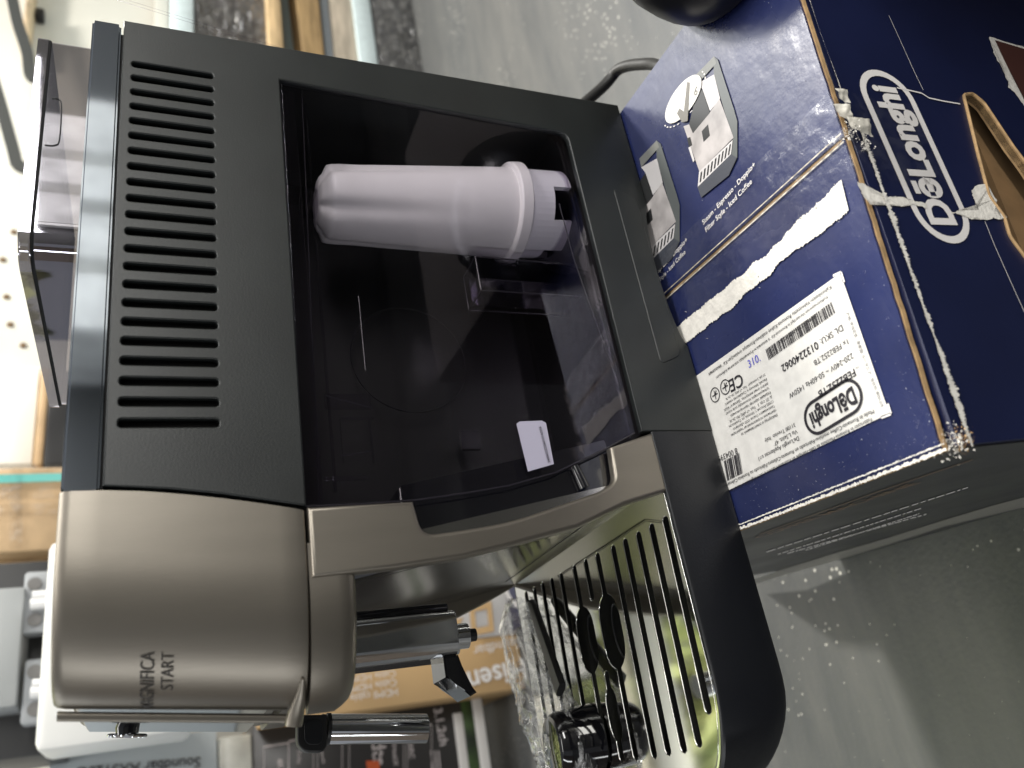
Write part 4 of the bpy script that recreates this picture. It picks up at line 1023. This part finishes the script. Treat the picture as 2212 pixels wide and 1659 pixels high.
# far white cabinet with cardboard edge, black upright
tag(rect('white_cabinet', -90, 790, 78, 1003, 1.45, .15, mat('cabinet_white', (.82, .81, .76), .3), zfloor=False), 'white panel with rusty spots leaning on the van wall', 'panel')
tag(rect('card_strip', 80, 792, 100, 1003, 1.44, .1, m_cardb), 'brown cardboard strip beside the white panel', 'cardboard')
tag(rect('black_upright', 101, 800, 260, 1002, 1.42, .1, mat('upright_black', (.012, .012, .013), .3)), 'black upright case beside the brown cardboard strip', 'case')
# taped cardboard box with teal band
tb = thing('taped_box', P(60, 1110, 1, 1.2), 'brown cardboard box with shiny clear tape and a teal band, behind the machine', 'cardboard box')
r0 = rect('carton', -120, 1008, 300, 1190, 1.20, .25, m_cardb, tb, .006)
q = [P(-120, 1028, 1, 1.195), P(300, 1018, 1, 1.195), P(300, 1034, 1, 1.195), P(-120, 1047, 1, 1.195)]
pydata('teal_band', q, [(0, 1, 2, 3)], mat('teal_tape', (.08, .42, .38), .3), tb, False)
def tapes(spec, Y, parent, seed):
    for i, (q, amp) in enumerate(spec): wavy('tape', [P(u, v, 1, Y - .004) for u, v in q], 60, 14, amp, m_shrink, seed + i, parent)
tapes([([(-120, 1020), (-120, 1004), (300, 1002), (300, 1016)], .004), ([(-120, 1080), (-120, 1052), (300, 1046), (300, 1075)], .004), ([(20, 1185), (20, 1010), (48, 1010), (48, 1185)], .005), ([(-120, 1116), (-120, 1090), (300, 1086), (300, 1110)], .004)], 1.2, tb, 20)
tag(rect('brown_package', -120, 1192, 300, 1240, 1.24, .2, mat('brown_pack', (.30, .20, .10), .5, noise_amt=.4, noise_scale=12)), 'darker brown taped package under the teal-banded box', 'package')
# grey brackets
def bracket(v0, v1, label):
    t = thing('mount_plate', P(70, (v0 + v1) / 2, 1, .98), label, 'mount', 'grey mounting plates')
    rect('plate', 48, v0, 150, v1, .98, .03, mat('grey_plate', (.33, .345, .36), .45), t, .005)
    for vv in (.22, .8):
        p = P(75, v0 + (v1 - v0) * vv, 1, .979); bm = bmesh.new()
        bmesh.ops.create_cone(bm, cap_ends=True, segments=20, radius1=.009, radius2=.009, depth=.004, matrix=Matrix.Translation(p) @ Matrix.Rotation(R_(90), 4, 'X')); from_bm('bolt_hole', bm, mat('hole_grey', (.16, .155, .15), .6), t)
    vm = v0 + (v1 - v0) * .48
    tube('bolt', [P(66, vm + 10, 1, .965), P(110, vm + 6, 1, .965)], .008, mat('bolt_white', (.75, .75, .75), .3), t, 14)
    tube('bolt', [P(70, vm - 9, 1, .965), P(110, vm - 11, 1, .965)], .007, mat('bolt_white', (.75, .75, .75), .3), t, 14)
bracket(1232, 1366, 'grey mounting plate with two holes and white bolts, next to the brown package')
bracket(1420, 1560, 'grey mounting plate with two holes and white bolts, next to the white case')
tag(rect('grey_case', -90, 1272, 44, 1532, .97, .1, mat('grey_case', (.34, .355, .36), .5)), 'flat light grey case at the frame edge beside the mounting plates', 'case')
tag(rect('dark_rack', -100, 1215, 140, 1640, 1.05, .2, mat('dark_rack', (.035, .035, .036), .45)), 'dark rack behind the grey mounting plates', 'frame')
# white case behind the head of the machine
ww = rounded([(P(170, v, 1, .80).x, 0) for v in ()] or [(0, 0)], 0) if False else None
wcse = rect('white_case', 91, 1160, 420, 1601, .80, .12, mat('white_case', (.86, .86, .83), .35), None, .010)
tag(wcse, 'white rounded case right behind the head of the coffee machine', 'case')
# boxes standing on the floor
Ys = 1.15
hb_ = thing('soundbar_carton', (P(930, 1400, 1, Ys).x, Ys, FL), 'white and tan soundbar carton standing behind the spout', 'cardboard box')
m_tan = mat('tan_print', (.56, .37, .18), .55); m_whitecard = mat('white_card', (.72, .70, .68), .5)
zb = FL + .002
xw0, xw1 = P(1000, 1382, 1, Ys).x, P(1000, 1215, 1, Ys).x; xt0 = P(950, 1512, 1, Ys).x
ztop = P(560, 1400, 1, Ys).z
box('tan_face', (xt0, Ys + .002, zb), (xw0, Ys + .3, ztop), m_tan, hb_, .003)
box('white_face', (xw0 + .0005, Ys, zb), (xw1, Ys + .3, ztop), m_whitecard, hb_, .003)
fz = lambda u, v: P(u, v, 1, Ys)
pr = Print((0, -1, 0), .003)
pr.text('Hisense', fz(1128, 1424), fz(955, 1466), .02)
pr.text('Soundbar', fz(1122, 1377), fz(1020, 1398), .0)
pr.text('HDMI cable', fz(857, 1487), fz(754.7, 1501)); pr.text('Cable HDMI', fz(854.5, 1467), fz(752, 1482)); pr.text('Cable HDMI', fz(853, 1448), fz(752, 1461))
pr.build('carton_print', m_whitecard, hb_)
pr = Print((0, -1, 0), .004)
for pts in ([(1012, 1310), (1060, 1300), (1066, 1365), (1018, 1375)],): 
    o_ = [fz(*q) for q in pts]; c_ = sum(o_, Vector()) / 4; pr.ring(o_, [c_ + (q - c_) * .55 for q in o_])
pr.poly([fz(*q) for q in [(960, 1345), (1000, 1335), (985, 1362)]])
pr.build('carton_emblem', m_tan, hb_)
# blue carton piece behind
bb = thing('blue_carton', (P(1095, 1260, 1, 1.05).x, 1.05, FL), 'second dark blue carton with a white curved logo, behind the tray', 'cardboard box')
x0, x1 = P(1090, 1345, 1, 1.0).x, P(1090, 1200, 1, 1.0).x
box('carton', (x0, 1.0, FL + .001), (x1, 1.10, P(1092, 1280, 1, 1.10).z), m_blue_shade, bb, .003)
c_ = P(1112, 1264, 1, .997); ri = [c_ + Vector((math.cos(t) * .040, 0, math.sin(t) * .021)) for t in [k / 40 * 2 * math.pi for k in range(40)]]
pr = Print((0, -1, 0), .001); pr.ring(ri, [c_ + (p - c_) * .72 for p in ri]); pr.build('carton_logo', m_white, bb)
# black soundbar box lying across
Yk = 1.23
kb = thing('soundbar_box', (P(700, 1620, 1, Yk).x, Yk, FL), 'black and pale blue soundbar box with icons, standing on end at the frame edge', 'cardboard box')
fk = lambda u, v: P(u, v, 1, Yk)
xk1 = fk(700, 1520).x; xk0 = -.75
zk = lambda u: P(u, 1600, 1, Yk).z
m_kb = mat('black_card_gloss', (.03, .028, .028), .3)
box('black_face', (xk0, Yk, FL + .06), (xk1, Yk + .12, zk(545)), m_kb, kb, .003)
box('pale_face', (xk0, Yk - .001, zk(470)), (fk(300, 1598).x, Yk + .12, zk(110)), mat('pale_blue_card', (.50, .56, .60), .3), kb, .004)
box('film_face', (xk0, Yk - .0005, zk(544)), (fk(500, 1590).x, Yk + .12, zk(472)), mat('silver_card', (.48, .48, .44), .2, noise_amt=.25, noise_scale=14), kb, .004)
box('white_edge', (xk0, Yk - .004, zk(1052)), (fk(1040, 1500).x, Yk + .12, zk(1030)), m_whitecard, kb, .002)
box('white_edge', (xk0, Yk - .004, zk(1005)), (fk(990, 1540).x, Yk + .12, zk(985)), m_whitecard, kb, .002)
box('green_strip', (xk0, Yk - .002, zk(1029)), (fk(1015, 1500).x, Yk + .12, zk(1006)), mat('green_card', (.012, .020, .010), .35, col2=(.10, .19, .05), noise_scale=9), kb, .002)
pr = Print((0, -1, 0), .005)
pr.text('Soundbar AX3120G', fk(433, 1636), fk(168, 1659), .012)
pr.build('model_print', m_ink, kb)
pr = Print((0, -1, 0), .003)
pr.text('3.1.2ch', fk(936, 1532), fk(950, 1612), .02)
icons = [(596, 1612), (650, 1600), (712, 1593), (780, 1587), (845, 1578), (905, 1572)]
for i, (u, v) in enumerate(icons):
    c_ = [fk(u - 27, v), fk(u + 27, v - 8), fk(u + 27, v + 160), fk(u - 27, v + 168)]; cc = sum(c_, Vector()) / 4; pr.ring(c_, [cc + (q - cc) * .955 for q in c_])
for s, a, b in (('Dolby', (642, 1622), (642, 1652)), ('Bluetooth', (690, 1612), (696, 1650)), ('dts', (802, 1600), (806, 1655)), ('Virtual:X', (846, 1600), (850, 1655)), ('eARC', (880, 1598), (884, 1640)), ('4K', (598, 1640), (600, 1662))): pr.text(s, fk(*a), fk(*b), .015)
for k in range(3):
    line(pr, [fk(930 + k * 8, 1622), fk(934 + k * 8, 1665)], .0012)
pr.build('icon_print', mat('icon_print', (.55, .50, .50), .4), kb)
pr = Print((0, -1, 0), .0035); pr.poly([fk(*q) for q in [(790, 1644), (818, 1644), (820, 1665), (792, 1665)]]); pr.build('orange_patch', mat('orange_red', (.55, .10, .03), .4), kb)

# ------------------------------------------------------------------ garden seen in the polished grid
def leaves(name, x0, x1, y, z0, z1, n, seed):
    rnd = random.Random(seed); V = []; F = []
    for i in range(n):
        c = Vector((rnd.uniform(x0, x1), y + rnd.uniform(-.35, .35) , rnd.uniform(z0, z1))); s = rnd.uniform(.04, .12)
        if noise.noise(c * 2.2) < -.25: continue
        a = Vector((rnd.gauss(0, 1), rnd.gauss(0, 1), rnd.gauss(0, 1))).normalized() * s; b = a.cross(Vector((rnd.gauss(0, 1), rnd.gauss(0, 1), rnd.gauss(0, 1)))).normalized() * s * .5
        k = len(V); V += [c - a, c + b, c + a, c - b]; F.append((k, k + 1, k + 2, k + 3))
    return pydata(name, V, F, mat('leaf_green', (.11, .155, .05), .5, col2=(.30, .31, .13), noise_scale=3), None, False)
tag(leaves('hedge_foliage', -2.6, .50, 3.1, .75, 3.6, 8200, 5), kind='stuff')
tag(box('roadside_rail', (-3.0, 2.50, 1.47), (.3, 2.55, 1.62), mat('rail_grey', (.22, .23, .23), .5), None, .01), 'grey roadside rail in front of the hedge outside', 'rail')
tag(box('pale_rail', (-3.0, 2.50, 1.39), (.3, 2.55, 1.43), mat('rail_pale', (.50, .47, .42), .5), None, .01), 'pale narrow rail under the grey roadside rail outside', 'rail')

tag(box('floor_tone', (-1.0, -1.30, FL + .0005), (1.7, -.19, FL + .012), mat('reflection_black', (.012, .012, .012), .8), None, .003), 'unseen dark sheet added on the floor to darken the tank reflections', 'dark sheet')  # unseen dark slab added so the tank mirrors black instead of lit floor
# unseen shelf and white blocks added as reflectors for the polished band
tag(box('reflector_shelf', (-1.1, -1.70, .09), (2.6, -1.2, .11), mat('shelf_grey', (.12, .12, .12), .5)), 'unseen grey shelf added to carry the white reflector blocks', 'shelf')
for i, (x0, x1, h, what) in enumerate([(.60, .74, .62, 'left end'), (.78, .90, .80, 'second'), (.94, 1.04, .66, 'third'), (1.08, 1.24, .74, 'right end')]):
    tag(box('reflector_block', (x0, -1.62, .1105), (x1, -1.35, .11 + h), mat('reflector_white', (.80, .80, .78), .5, noise_amt=.2, noise_scale=14), None, .006), 'unseen white block added for the band reflection, %s of the row seen from the machine' % what, 'cardboard box', 'unseen white reflector blocks')
